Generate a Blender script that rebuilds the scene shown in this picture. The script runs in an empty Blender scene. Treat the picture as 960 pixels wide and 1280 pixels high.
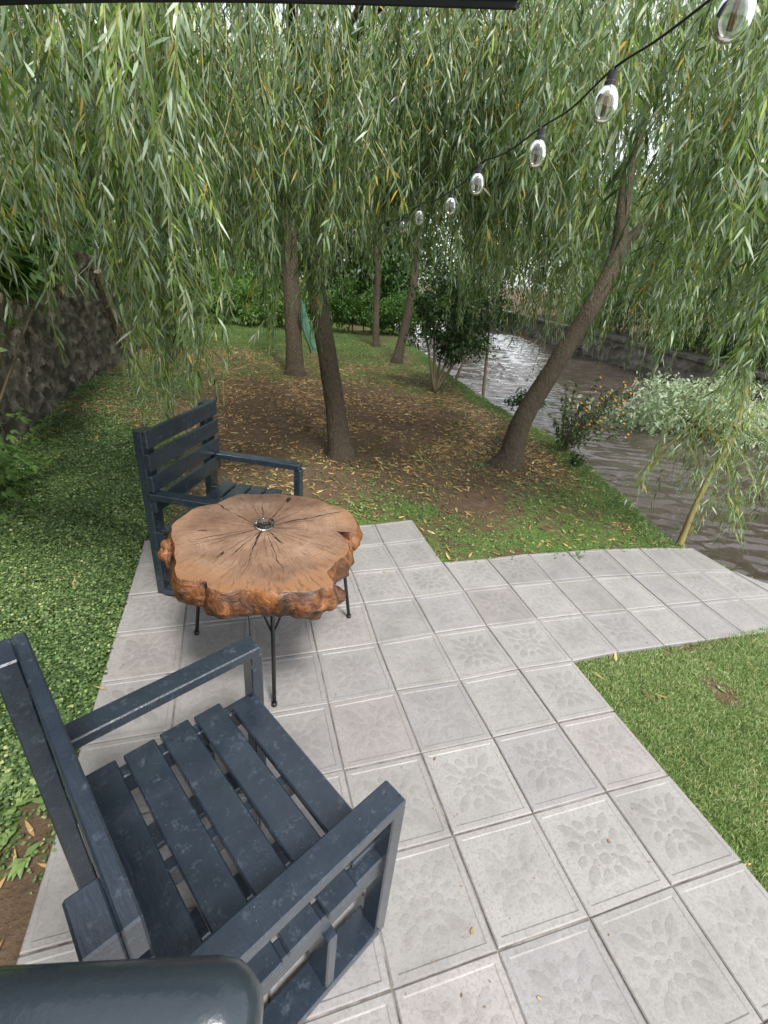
import bpy, math, random
import numpy as np
from mathutils import Matrix, Vector, noise as mn
rng = np.random.default_rng(7)
random.seed(7)
S = 0.34                                    # one paving tile, metres
sc = bpy.context.scene
# ------------------------------------------------------------ camera
PITCH, ROLL, YAW, FPX = .4698, .0979, .3291, 584.64
CAM = np.array([-3.9913, -9.4659, 5.3405]) * S
_cp, _sp, _cy, _sy = math.cos(PITCH), math.sin(PITCH), math.cos(YAW), math.sin(YAW)
FW = np.array([_sy*_cp, _cy*_cp, -_sp]); _rt = np.array([_cy, -_sy, 0.]); _up = np.cross(_rt, FW)
RT = math.cos(ROLL)*_rt + math.sin(ROLL)*_up
UP = -math.sin(ROLL)*_rt + math.cos(ROLL)*_up
cam = bpy.data.cameras.new('camera'); camo = bpy.data.objects.new('camera', cam)
sc.collection.objects.link(camo); sc.camera = camo
cam.sensor_fit = 'VERTICAL'; cam.sensor_height = 36; cam.lens = FPX/1280*36
cam.clip_start = .02; cam.clip_end = 800
camo.matrix_world = Matrix(((RT[0], UP[0], -FW[0], CAM[0]), (RT[1], UP[1], -FW[1], CAM[1]), (RT[2], UP[2], -FW[2], CAM[2]), (0, 0, 0, 1)))
# ------------------------------------------------------------ light
SUN_EL, SUN_AZ = math.radians(60), math.radians(168)     # azimuth clockwise from +y
w = bpy.data.worlds.new('World'); sc.world = w; w.use_nodes = True
nt = w.node_tree; bg = nt.nodes['Background']
sky = nt.nodes.new('ShaderNodeTexSky'); sky.sky_type = 'NISHITA'; sky.sun_disc = False
sky.sun_elevation = SUN_EL; sky.sun_rotation = SUN_AZ; sky.air_density = 1.0; sky.dust_density = 1.0; sky.ozone_density = 1.0
hs = nt.nodes.new('ShaderNodeHueSaturation'); hs.inputs['Saturation'].default_value = .22
nt.links.new(sky.outputs[0], hs.inputs['Color']); nt.links.new(hs.outputs[0], bg.inputs[0])
bg.inputs[1].default_value = .115
sl = bpy.data.lights.new('sun', 'SUN'); sl.energy = 1.5; sl.angle = math.radians(12); sl.color = (1, .96, .9)
so = bpy.data.objects.new('sun', sl); sc.collection.objects.link(so)
_d = Vector((-math.sin(SUN_AZ)*math.cos(SUN_EL), -math.cos(SUN_AZ)*math.cos(SUN_EL), -math.sin(SUN_EL)))
so.rotation_euler = _d.to_track_quat('-Z', 'Y').to_euler()
sc.view_settings.view_transform = 'Standard'; sc.view_settings.look = 'None'
sc.view_settings.exposure = 1.72; sc.view_settings.gamma = 1
cy = sc.cycles; cy.use_denoising = True; cy.max_bounces = 7; cy.diffuse_bounces = 3; cy.glossy_bounces = 3
cy.transmission_bounces = 6; cy.transparent_max_bounces = 8; cy.caustics_reflective = False; cy.caustics_refractive = False

# ------------------------------------------------------------ helpers
def ray(u, v): return FW + (u-480)/FPX*RT + (640-v)/FPX*UP
def at(u, v, z=0.):                          # photo pixel -> point on the horizontal plane z
    d = ray(u, v); return CAM + d*((z-CAM[2])/d[2])
def atd(u, v, depth): return CAM + ray(u, v)*depth
def tag(o, label=None, cat=None, group=None, kind=None):
    for k, v in (('label', label), ('category', cat), ('group', group), ('kind', kind)):
        if v: o[k] = v
    return o
def empty(name, loc, rz=0, **kw):
    o = bpy.data.objects.new(name, None); sc.collection.objects.link(o); o.location = [float(c) for c in loc]; o.rotation_euler[2] = rz
    o.empty_display_size = .1
    return tag(o, **kw)
class MB:
    """collects verts / faces (any polygon size) with a material index and a scalar per vertex"""
    def __init__(s): s.v = []; s.n = 0; s.f = []; s.c = []
    def add(s, V, F, mat=0, rnd=None, tint=None):
        V = np.asarray(V, float).reshape(-1, 3); F = np.asarray(F, np.int64)
        s.v.append(V); s.f.append((F+s.n, mat))
        s.c.append(np.full(len(V), .5) if rnd is None else np.broadcast_to(np.asarray(rnd, float), (len(V),)))
        s.n += len(V)
        return s
    def box(s, c, d, mat=0, rot=None, bevel=0.0, rnd=None):
        hx, hy, hz = d[0]/2, d[1]/2, d[2]/2
        b = min(bevel, hx*.6, hy*.6, hz*.6)
        if b <= 0:
            V = np.array([(x, y, z) for x in (-hx, hx) for y in (-hy, hy) for z in (-hz, hz)])
            F4 = [(0, 1, 3, 2), (4, 6, 7, 5), (0, 4, 5, 1), (2, 3, 7, 6), (0, 2, 6, 4), (1, 5, 7, 3)]
            F3 = None
        else:
            V = []; idx = {}
            for sx in (-1, 1):
                for sy in (-1, 1):
                    for sz in (-1, 1):
                        for ax in range(3):
                            p = [sx*(hx-b), sy*(hy-b), sz*(hz-b)]; p[ax] = (sx*hx, sy*hy, sz*hz)[ax]
                            idx[(sx, sy, sz, ax)] = len(V); V.append(p)
            V = np.array(V); F4 = []; F3 = []
            for ax in range(3):
                o1, o2 = [a for a in range(3) if a != ax]
                for sg in (-1, 1):
                    q = []
                    for a, bb in ((-1, -1), (1, -1), (1, 1), (-1, 1)):
                        k = [0, 0, 0]; k[ax] = sg; k[o1] = a; k[o2] = bb; q.append(idx[(*k, ax)])
                    F4.append(q)
                for a in (-1, 1):
                    for bb in (-1, 1):
                        k1 = [0, 0, 0]; k2 = [0, 0, 0]; k1[o1] = k2[o1] = a; k1[o2] = k2[o2] = bb; k1[ax] = -1; k2[ax] = 1
                        F4.append([idx[(*k1, o1)], idx[(*k2, o1)], idx[(*k2, o2)], idx[(*k1, o2)]])
            for sx in (-1, 1):
                for sy in (-1, 1):
                    for sz in (-1, 1): F3.append([idx[(sx, sy, sz, a)] for a in range(3)])
            # orient outwards
            def fix(F):
                out = []
                for q in F:
                    n = np.cross(V[q[1]]-V[q[0]], V[q[2]]-V[q[0]]); out.append(q if n@V[q].mean(0) > 0 else q[::-1])
                return out
            F4 = fix(F4); F3 = fix(F3)
        if rot is not None: V = V@np.asarray(rot).T
        V = V+np.asarray(c, float)
        n0 = s.n; s.add(V, F4, mat, rnd)
        if F3 is not None: s.f.append((np.asarray(F3)+n0, mat))
        return s
    def build(s, name, mats, parent=None, smooth=False, loc=None):
        V = np.concatenate(s.v); me = bpy.data.meshes.new(name)
        me.vertices.add(len(V)); me.vertices.foreach_set('co', V.astype(np.float32).ravel())
        nl = sum(F.size for F, _ in s.f); npoly = sum(len(F) for F, _ in s.f)
        me.loops.add(nl); me.polygons.add(npoly)
        me.loops.foreach_set('vertex_index', np.concatenate([F.ravel() for F, _ in s.f]).astype(np.int32))
        tot = np.concatenate([np.full(len(F), F.shape[1]) for F, _ in s.f]).astype(np.int32)
        me.polygons.foreach_set('loop_start', np.r_[0, np.cumsum(tot)[:-1]].astype(np.int32))
        me.polygons.foreach_set('material_index', np.concatenate([np.full(len(F), m) for F, m in s.f]).astype(np.int32))
        me.polygons.foreach_set('use_smooth', np.full(npoly, smooth))
        a = me.attributes.new('rnd', 'FLOAT', 'POINT'); a.data.foreach_set('value', np.concatenate(s.c).astype(np.float32))
        me.update(calc_edges=True); me.validate()
        for m in (mats if isinstance(mats, (list, tuple)) else [mats]): me.materials.append(m)
        o = bpy.data.objects.new(name, me); sc.collection.objects.link(o)
        if parent is not None: o.parent = parent
        if loc is not None: o.location = [float(c) for c in loc]
        return o
def hashn(ix, iy, k=0):
    h = (ix*374761393+iy*668265263+k*974634777) & 0x7fffffff
    h = ((h ^ (h >> 13))*1274126177) & 0x7fffffff
    return ((h ^ (h >> 16)) & 0xffff)/65535.
def vnoise(x, y, k=0):
    ix = np.floor(x).astype(np.int64); iy = np.floor(y).astype(np.int64); fx = x-ix; fy = y-iy
    fx = fx*fx*(3-2*fx); fy = fy*fy*(3-2*fy)
    return (hashn(ix, iy, k)*(1-fx)+hashn(ix+1, iy, k)*fx)*(1-fy)+(hashn(ix, iy+1, k)*(1-fx)+hashn(ix+1, iy+1, k)*fx)*fy
def fbm(x, y, k=0, o=4):
    s = 0; a = .5
    for i in range(o): s = s+a*vnoise(x*2**i, y*2**i, k+i); a *= .5
    return s/(1-.5**o)
def sst(a, b, x): t = np.clip((x-a)/(b-a), 0, 1); return t*t*(3-2*t)
def tube(pts, rad, seg=10, sub=6, rough=0., cap=True, seed=0):
    pts = np.asarray(pts, float); rad = np.asarray(rad, float); n = len(pts)
    if sub > 1 and n > 2:
        P = np.vstack([2*pts[0]-pts[1], pts, 2*pts[-1]-pts[-2]]); out = []; ro = []
        for i in range(n-1):
            for t in np.arange(sub)/sub:
                a, b, c, d = P[i:i+4]
                out.append(.5*((2*b)+(-a+c)*t+(2*a-5*b+4*c-d)*t*t+(-a+3*b-3*c+d)*t**3)); ro.append(rad[i]*(1-t)+rad[i+1]*t)
        out.append(pts[-1]); ro.append(rad[-1]); pts = np.array(out); rad = np.array(ro); n = len(pts)
    T = np.gradient(pts, axis=0); T /= np.linalg.norm(T, axis=1)[:, None]+1e-9
    u = np.cross(T[0], [0.3, 1, .2]); u /= np.linalg.norm(u); V = []
    ang = np.arange(seg)*2*math.pi/seg
    for i in range(n):
        u = u-T[i]*(u@T[i]); u /= np.linalg.norm(u); v = np.cross(T[i], u)
        r = rad[i]*(1+rough*(vnoise(ang*2.3+seed, np.full(seg, i*.7), seed)-.5)*2)
        V.append(pts[i]+np.outer(np.cos(ang)*r, u)+np.outer(np.sin(ang)*r, v))
    V = np.concatenate(V); F = []
    for i in range(n-1):
        a = np.arange(seg)+i*seg; b = (np.arange(seg)+1) % seg+i*seg
        F.append(np.stack([a, b, b+seg, a+seg], 1))
    F = np.concatenate(F); V = np.vstack([V, pts[0], pts[-1]])
    a = np.arange(seg); b = (a+1) % seg
    C3 = np.concatenate([np.stack([b, a, np.full(seg, len(V)-2)], 1), np.stack([a+(n-1)*seg, b+(n-1)*seg, np.full(seg, len(V)-1)], 1)])
    return V, F, C3
def add_tube(mb, pts, rad, mat=0, rnd=None, **k):
    V, F, C = tube(pts, rad, **k); n0 = mb.n; mb.add(V, F, mat, rnd); mb.f.append((C+n0, mat))
def lathe(mb, prof, c, seg=20, mat=0, axis=None):
    a = np.arange(seg)*2*math.pi/seg
    V = np.concatenate([np.stack([np.cos(a)*r, np.sin(a)*r, np.full(seg, z)], 1) for r, z in prof])
    F = np.concatenate([np.stack([np.arange(seg)+i*seg, (np.arange(seg)+1) % seg+i*seg, (np.arange(seg)+1) % seg+(i+1)*seg, np.arange(seg)+(i+1)*seg], 1) for i in range(len(prof)-1)])
    if axis is not None: V = V@np.asarray(axis).T
    mb.add(V+np.asarray(c, float), F, mat)
# leaves: 6-vertex blades
def blades(mb, P, D, side, L, Wd, droop=.12, mat=0, rnd=None, wide=.35, fold=.0, light=False):
    n = len(P); L = np.broadcast_to(L, (n,))[:, None]; Wd = np.broadcast_to(Wd, (n,))[:, None]
    dz = np.zeros((n, 3)); dz[:, 2] = -1
    nrm = np.cross(D, side)
    if light:
        V = np.stack([P, P+D*L*.45-side*Wd/2+dz*L*droop*.2, P+D*L*.45+side*Wd/2+dz*L*droop*.2, P+D*L+dz*L*droop], 1).reshape(-1, 3)
        i = np.arange(n)[:, None]*4; mb.add(V, i+np.array([[0, 1, 3, 2]]), mat, np.repeat(rnd, 4)); return
    m1 = P+D*L*wide+dz*L*droop*.12; m2 = P+D*L*.72+dz*L*droop*.5; f = nrm*Wd*fold
    V = np.stack([P, m1-side*Wd/2+f, m1+side*Wd/2+f, m2-side*Wd*.33+f*.6, m2+side*Wd*.33+f*.6, P+D*L+dz*L*droop], 1).reshape(-1, 3)
    i = np.arange(n)[:, None]*6
    n0 = mb.n; mb.add(V, i+np.array([[0, 1, 2]]), mat, np.repeat(rnd, 6))
    mb.f.append((i+n0+np.array([[3, 5, 4]]), mat)); mb.f.append((i+n0+np.array([[1, 3, 4, 2]]), mat))
def unit(v): return v/(np.linalg.norm(v, axis=-1, keepdims=True)+1e-9)
def rdir(n): return unit(rng.normal(size=(n, 3)))

# ------------------------------------------------------------ materials
def mat(name):
    m = bpy.data.materials.new(name); m.use_nodes = True; n = m.node_tree
    return m, n, n.nodes['Principled BSDF']
def N(n, t, **kw):
    x = n.nodes.new('ShaderNode'+t)
    for k, v in kw.items():
        if k in x.inputs: x.inputs[k].default_value = v
        else: setattr(x, k, v)
    return x
def ramp(n, fac, stops, interp='LINEAR'):
    r = n.nodes.new('ShaderNodeValToRGB'); r.color_ramp.interpolation = interp
    while len(r.color_ramp.elements) < len(stops): r.color_ramp.elements.new(.5)
    for e, (p, c) in zip(r.color_ramp.elements, stops):
        e.position = p; e.color = (*c, 1) if len(c) == 3 else c
    n.links.new(fac, r.inputs[0]); return r.outputs[0]
def mixc(n, fac, a, b, bt='MIX'):
    x = n.nodes.new('ShaderNodeMix'); x.data_type = 'RGBA'; x.blend_type = bt
    for s, v in ((x.inputs[0], fac), (x.inputs[6], a), (x.inputs[7], b)):
        if hasattr(v, 'links'): n.links.new(v, s)
        elif isinstance(v, (int, float)): s.default_value = v
        else: s.default_value = (*v, 1)
    return x.outputs[2]
def math_(n, op, a, b=0.):
    x = n.nodes.new('ShaderNodeMath'); x.operation = op
    for s, v in zip(x.inputs, (a, b)):
        if hasattr(v, 'links'): n.links.new(v, s)
        else: s.default_value = v
    return x.outputs[0]
def bump(n, bs, h, strength=.4, dist=.01, prev=None):
    b = N(n, 'Bump', Strength=strength, Distance=dist); n.links.new(h, b.inputs['Height'])
    if prev is not None: n.links.new(prev, b.inputs['Normal'])
    n.links.new(b.outputs[0], bs.inputs['Normal']); return b.outputs[0]
def objco(n, scale=(1, 1, 1)):
    t = N(n, 'TexCoord'); mp = N(n, 'Mapping'); mp.inputs['Scale'].default_value = scale
    n.links.new(t.outputs['Object'], mp.inputs[0]); return mp.outputs[0]
def noisef(n, co, scale, detail=4, rough=.55, dist=0.):
    x = N(n, 'TexNoise', Scale=scale, Detail=detail, Roughness=rough, Distortion=dist)
    if co is not None: n.links.new(co, x.inputs['Vector'])
    return x.outputs['Fac']
def attr(n, name='rnd'):
    a = N(n, 'Attribute'); a.attribute_name = name; return a
def leafmat(name, top, under=None, trans=.35, rough=.45, extra=None):
    m, n, b = mat(name); r = attr(n).outputs['Fac']
    c = ramp(n, r, top)
    if under:
        g = N(n, 'NewGeometry'); cu = ramp(n, r, under); c = mixc(n, g.outputs['Backfacing'], c, cu)
    n.links.new(c, b.inputs['Base Color']); b.inputs['Roughness'].default_value = rough
    b.inputs['Specular IOR Level'].default_value = .45
    tr = N(n, 'BsdfTranslucent'); hsv = N(n, 'HueSaturation', Saturation=1.15, Value=1.5); n.links.new(c, hsv.inputs['Color'])
    n.links.new(hsv.outputs[0], tr.inputs[0])
    mx = N(n, 'MixShader'); mx.inputs[0].default_value = trans
    n.links.new(b.outputs[0], mx.inputs[1]); n.links.new(tr.outputs[0], mx.inputs[2])
    n.links.new(mx.outputs[0], n.nodes['Material Output'].inputs[0]); return m
M = {}
M['willow'] = leafmat('willow_leaf', [(0, (.022, .048, .010)), (.4, (.075, .135, .028)), (.7, (.18, .27, .06)), (.93, (.38, .48, .14)), (.955, (.42, .30, .04)), (1, (.45, .27, .03))],
                      [(0, (.06, .10, .05)), (.45, (.17, .24, .14)), (.7, (.31, .39, .26)), (.93, (.50, .57, .42)), (.955, (.42, .30, .06)), (1, (.45, .30, .05))], .34, .36)
M['willow_stem'] = leafmat('willow_twig', [(0, (.12, .12, .03)), (1, (.30, .28, .07))], None, .0, .5)
M['dark_leaf'] = leafmat('shrub_leaf', [(0, (.018, .045, .012)), (.6, (.04, .085, .02)), (1, (.08, .15, .04))], None, .2, .4)
M['mid_leaf'] = leafmat('tree_leaf', [(0, (.05, .10, .02)), (.6, (.09, .18, .035)), (1, (.17, .28, .06))], None, .4, .5)
M['bright_leaf'] = leafmat('hedge_leaf', [(0, (.05, .11, .02)), (.5, (.12, .22, .05)), (1, (.26, .38, .12))], None, .35, .5)
M['pale_leaf'] = leafmat('variegated_leaf', [(0, (.12, .20, .08)), (.4, (.30, .38, .22)), (1, (.55, .60, .45))], None, .25, .5)
M['yellow_leaf'] = leafmat('yellow_green_leaf', [(0, (.16, .17, .02)), (1, (.36, .34, .05))], None, .4, .5)
M['clover'] = leafmat('ground_cover_leaf', [(0, (.028, .06, .016)), (.45, (.09, .155, .05)), (.85, (.21, .30, .10)), (1, (.38, .42, .18))], None, .25, .5)
M['grass'] = leafmat('grass_blade', [(0, (.08, .12, .04)), (.4, (.21, .31, .11)), (.75, (.38, .46, .21)), (1, (.62, .56, .36))], None, .3, .5)
M['litter'] = leafmat('fallen_leaf', [(0, (.09, .05, .025)), (.35, (.24, .14, .06)), (.65, (.42, .27, .11)), (.88, (.58, .43, .18)), (1, (.64, .56, .32))], None, .1, .6)
M['flower'] = leafmat('orange_flower', [(0, (.75, .30, .02)), (1, (.85, .42, .04))], None, .15, .5)

m, n, b = mat('bark'); co = objco(n, (1, 1, .22)); f1 = noisef(n, co, 55, 6, .65); f2 = noisef(n, objco(n), 6, 3)
c = ramp(n, f1, [(.3, (.018, .012, .008)), (.55, (.07, .045, .03)), (.8, (.15, .105, .075))])
c = mixc(n, math_(n, 'MULTIPLY', f2, .5), c, (.10, .09, .05)); n.links.new(c, b.inputs['Base Color']); b.inputs['Roughness'].default_value = .9
vo = N(n, 'TexVoronoi', Scale=38); n.links.new(co, vo.inputs['Vector'])
bump(n, b, f1, .9, .03, bump(n, b, vo.outputs[0], .7, .02)); M['bark'] = m
m, n, b = mat('twig_bark'); b.inputs['Base Color'].default_value = (.12, .09, .05, 1); b.inputs['Roughness'].default_value = .8; M['twig'] = m
m, n, b = mat('young_bark'); b.inputs['Base Color'].default_value = (.22, .18, .06, 1); b.inputs['Roughness'].default_value = .7; M['youngbark'] = m

m, n, b = mat('ground_soil'); co = objco(n); gr = attr(n, 'rnd').outputs['Fac']
f1 = noisef(n, co, 3, 6, .6); f2 = noisef(n, co, 60, 5, .7); f3 = noisef(n, co, 14, 5, .65)
soil = ramp(n, f3, [(.3, (.06, .052, .034)), (.5, (.13, .11, .073)), (.72, (.22, .185, .13))])
soil = mixc(n, f2, soil, (.10, .06, .04), 'MIX')
lit = N(n, 'TexVoronoi', Scale=45, Randomness=1.); n.links.new(co, lit.inputs['Vector'])
lc = ramp(n, lit.outputs['Distance'], [(.0, (.33, .2, .09)), (.12, (.26, .15, .06)), (.2, (.12, .07, .04))])
soil = mixc(n, .35, soil, lc)
moss = ramp(n, f2, [(.3, (.045, .075, .018)), (.55, (.10, .16, .04)), (.75, (.17, .23, .07))])
gm = math_(n, 'ADD', gr, math_(n, 'MULTIPLY', math_(n, 'SUBTRACT', f3, .5), 1.0))
gm = ramp(n, gm, [(.42, (0, 0, 0)), (.62, (1, 1, 1))])
n.links.new(mixc(n, gm, soil, moss), b.inputs['Base Color']); b.inputs['Roughness'].default_value = .95; b.inputs['Specular IOR Level'].default_value = .15
bump(n, b, f2, .8, .02, bump(n, b, f3, .5, .03)); M['ground'] = m

def concrete(name, mul):
    m, n, b = mat(name); co = objco(n); a = attr(n, 'tint').outputs['Color']
    f1 = noisef(n, co, 5, 6, .6); f2 = noisef(n, co, 90, 5, .7); f3 = noisef(n, co, 1.3, 3)
    v = ramp(n, f1, [(.25, (.74*mul,)*3), (.5, (.95*mul,)*3), (.75, (1.10*mul,)*3)])
    c = mixc(n, 1., a, v, 'MULTIPLY')
    c = mixc(n, ramp(n, f2, [(.36, (.55,)*3), (.52, (0,)*3)]), c, (.17, .155, .14))
    c = mixc(n, ramp(n, noisef(n, co, 2.3, 5, .7, .6), [(.6, (0,)*3), (.8, (.35,)*3)]), c, (.36, .34, .31))
    vo = N(n, 'TexVoronoi', Scale=26); n.links.new(co, vo.inputs['Vector'])
    c = mixc(n, ramp(n, vo.outputs['Distance'], [(.03, (.6,)*3), (.07, (0,)*3)]), c, (.18, .14, .1))
    c = mixc(n, ramp(n, noisef(n, co, 8, 6, .75, 1.), [(.58, (0,)*3), (.72, (.4,)*3)]), c, (.15, .145, .13))
    n.links.new(c, b.inputs['Base Color']); n.links.new(ramp(n, f1, [(.3, (.62,)*3), (.7, (.42,)*3)]), b.inputs['Roughness'])
    b.inputs['Specular IOR Level'].default_value = .5
    bump(n, b, f2, .4, .004, bump(n, b, f1, .3, .008)); return m
M['tile'] = concrete('concrete_tile', 1.); M['tile_petal'] = concrete('concrete_relief', .97)

m, n, b = mat('slate_paint'); co = objco(n); f1 = noisef(n, objco(n, (1, 1, 1)), 9, 5, .6); f2 = noisef(n, objco(n, (12, 2, 12)), 14, 5, .6); f3 = noisef(n, co, 160, 2)
c = ramp(n, f1, [(.25, (.013, .0195, .029)), (.75, (.024, .035, .050))])
c = mixc(n, ramp(n, f3, [(.745, (0,)*3), (.78, (.7,)*3)]), c, (.25, .27, .28))
c = mixc(n, ramp(n, noisef(n, co, 30, 6, .75), [(.56, (0,)*3), (.68, (.5,)*3)]), c, (.085, .11, .135))
n.links.new(c, b.inputs['Base Color']); n.links.new(ramp(n, f1, [(.3, (.12,)*3), (.7, (.32,)*3)]), b.inputs['Roughness'])
b.inputs['Coat Weight'].default_value = .5; b.inputs['Coat Roughness'].default_value = .2
bump(n, b, f2, .5, .004, bump(n, b, noisef(n, co, 70, 4, .6), .35, .003)); M['paint'] = m
m, n, b = mat('glossy_paint'); co = objco(n); f1 = noisef(n, co, 40, 4, .6); b.inputs['Base Color'].default_value = (.024, .033, .042, 1)
b.inputs['Roughness'].default_value = .25; bump(n, b, f1, .3, .004); M['railpaint'] = m
m, n, b = mat('nail_head'); b.inputs['Base Color'].default_value = (.015, .015, .015, 1); b.inputs['Roughness'].default_value = .5; M['nail'] = m
m, n, b = mat('black_iron'); b.inputs['Base Color'].default_value = (.014, .015, .016, 1); b.inputs['Roughness'].default_value = .45; M['iron'] = m
m, n, b = mat('black_plastic'); b.inputs['Base Color'].default_value = (.01, .01, .01, 1); b.inputs['Roughness'].default_value = .5; M['plastic'] = m
m, n, b = mat('awning_cloth'); b.inputs['Base Color'].default_value = (.022, .023, .024, 1); b.inputs['Roughness'].default_value = .9
bump(n, b, noisef(n, objco(n), 400, 2), .2, .001); M['awning'] = m
m, n, b = mat('teal_cloth'); b.inputs['Base Color'].default_value = (.10, .24, .18, 1); b.inputs['Roughness'].default_value = .8; M['teal'] = m
m, n, b = mat('clear_glass'); b.inputs['Base Color'].default_value = (.95, .97, .97, 1); b.inputs['Roughness'].default_value = .03; b.inputs['Transmission Weight'].default_value = 1.; b.inputs['IOR'].default_value = 1.45; M['glass'] = m
m, n, b = mat('bulb_glass'); b.inputs['Base Color'].default_value = (.95, .96, .96, 1); b.inputs['Roughness'].default_value = .04; b.inputs['Transmission Weight'].default_value = .97; b.inputs['IOR'].default_value = 1.4; M['bulb'] = m
m, n, b = mat('filament'); b.inputs['Base Color'].default_value = (.75, .33, .05, 1); b.inputs['Roughness'].default_value = .5; M['filament'] = m
m, n, b = mat('steel'); b.inputs['Base Color'].default_value = (.6, .6, .58, 1); b.inputs['Metallic'].default_value = 1; b.inputs['Roughness'].default_value = .3; M['steel'] = m

m, n, b = mat('river_water'); co = objco(n)
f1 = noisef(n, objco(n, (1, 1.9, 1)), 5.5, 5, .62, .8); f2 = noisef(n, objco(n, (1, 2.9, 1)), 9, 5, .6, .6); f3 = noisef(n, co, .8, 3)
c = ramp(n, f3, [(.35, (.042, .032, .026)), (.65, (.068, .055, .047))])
c = mixc(n, ramp(n, f2, [(.63, (0,)*3), (.66, (.22,)*3)]), c, (.5, .5, .5)); n.links.new(c, b.inputs['Base Color'])  # pale flecks painted into the water colour as sky glints on the riffles
b.inputs['Roughness'].default_value = .04; b.inputs['IOR'].default_value = 1.38; b.inputs['Specular IOR Level'].default_value = .9
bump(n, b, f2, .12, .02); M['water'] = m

def stonemat(name, c0, c1, c2, scale=7):
    m, n, b = mat(name); co = objco(n); vo = N(n, 'TexVoronoi', Scale=scale); n.links.new(co, vo.inputs['Vector'])
    f1 = noisef(n, co, 4, 5); f2 = noisef(n, co, 45, 5, .7)
    c = ramp(n, vo.outputs['Color'], [(.1, c0), (.5, c1), (.9, c2)])
    c = mixc(n, ramp(n, f2, [(.3, (.7,)*3), (.6, (0,)*3)]), c, (.04, .03, .02))
    c = mixc(n, ramp(n, f1, [(.5, (0,)*3), (.7, (.5,)*3)]), c, (.05, .07, .025))
    n.links.new(c, b.inputs['Base Color']); b.inputs['Roughness'].default_value = .95; bump(n, b, f2, .8, .03, bump(n, b, vo.outputs['Distance'], -.9 if 0 else .9, .05)); return m
M['stone'] = stonemat('rubble_stone', (.07, .062, .048), (.16, .14, .11), (.34, .30, .24))
M['farstone'] = stonemat('bank_stone', (.10, .09, .08), (.18, .165, .14), (.28, .25, .21), 4)

# log table top / side
TZ = 2.2*S; TC = at(331, 659, TZ)
def woodmat():
    m, n, b = mat('log_top'); co = objco(n); sx = N(n, 'SeparateXYZ'); n.links.new(co, sx.inputs[0])
    x, y = sx.outputs[0], sx.outputs[1]
    r = math_(n, 'SQRT', math_(n, 'ADD', math_(n, 'MULTIPLY', x, x), math_(n, 'MULTIPLY', y, y)))
    wob = math_(n, 'MULTIPLY', math_(n, 'SUBTRACT', noisef(n, co, 6, 4), .5), .28)
    th = math_(n, 'ADD', math_(n, 'ARCTAN2', y, x), wob)
    cv = N(n, 'CombineXYZ'); n.links.new(math_(n, 'MULTIPLY', th, 4.1), cv.inputs[0]); n.links.new(math_(n, 'MULTIPLY', r, .6), cv.inputs[1])
    vo = N(n, 'TexVoronoi', Scale=1., feature='DISTANCE_TO_EDGE'); n.links.new(cv.outputs[0], vo.inputs['Vector'])
    cth = N(n, 'CombineXYZ'); n.links.new(math_(n, 'MULTIPLY', th, 2.3), cth.inputs[0])
    ln = math_(n, 'MULTIPLY', math_(n, 'SUBTRACT', noisef(n, cth.outputs[0], 2.2, 2), .27), 1.15)
    wid = math_(n, 'MULTIPLY', math_(n, 'SUBTRACT', ln, r), .15)
    crack = math_(n, 'LESS_THAN', math_(n, 'ADD', vo.outputs['Distance'], math_(n, 'MULTIPLY', math_(n, 'SUBTRACT', noisef(n, co, 25, 3), .5), .03)), wid)
    cv2 = N(n, 'CombineXYZ'); n.links.new(math_(n, 'MULTIPLY', th, 26.), cv2.inputs[0]); n.links.new(math_(n, 'MULTIPLY', r, 7.), cv2.inputs[1])
    fine = noisef(n, cv2.outputs[0], 1.6, 3, .6)
    rings = noisef(n, None, 1, 3); cr = N(n, 'CombineXYZ'); n.links.new(math_(n, 'MULTIPLY', math_(n, 'ADD', r, math_(n, 'MULTIPLY', noisef(n, co, 4, 3), .15)), 60.), cr.inputs[0])
    rings = noisef(n, cr.outputs[0], 1.2, 2, .5)
    f1 = noisef(n, co, 7, 5, .6)
    base = ramp(n, f1, [(.32, (.14, .083, .057)), (.5, (.235, .150, .103)), (.68, (.35, .24, .17))])
    base = mixc(n, math_(n, 'MULTIPLY', ramp(n, rings, [(.38, (1,)*3), (.58, (0,)*3)]), .5), base, (.22, .11, .06))
    edge = ramp(n, math_(n, 'ADD', r, math_(n, 'MULTIPLY', math_(n, 'SUBTRACT', f1, .5), .35)), [(.33, (0,)*3), (.47, (.7,)*3)])
    base = mixc(n, edge, base, (.26, .125, .052))
    base = mixc(n, ramp(n, fine, [(.54, (0,)*3), (.64, (.62,)*3)]), base, (.09, .046, .025))
    base = mixc(n, math_(n, 'MULTIPLY', crack, ramp(n, noisef(n, co, 14, 2), [(.32, (.25,)*3), (.42, (1,)*3)])), base, (.02, .012, .008))
    n.links.new(base, b.inputs['Base Color']); b.inputs['Roughness'].default_value = .42; b.inputs['Coat Weight'].default_value = .12
    bump(n, b, fine, .5, .004, bump(n, b, math_(n, 'SUBTRACT', 1., crack), .5, .004)); return m
M['logtop'] = woodmat()
m, n, b = mat('log_side'); co = objco(n); f1 = noisef(n, co, 13, 6, .65, .6); f2 = noisef(n, objco(n, (1, 1, .3)), 40, 4)
c = ramp(n, f1, [(.34, (.012, .006, .004)), (.47, (.09, .034, .013)), (.60, (.23, .09, .030)), (.8, (.34, .155, .06))])
c = mixc(n, ramp(n, f2, [(.3, (.6,)*3), (.5, (0,)*3)]), c, (.10, .04, .015))
n.links.new(c, b.inputs['Base Color']); b.inputs['Roughness'].default_value = .45; b.inputs['Coat Weight'].default_value = .15; b.inputs['Coat Roughness'].default_value = .25
bump(n, b, f1, .9, .03); M['logside'] = m

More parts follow.
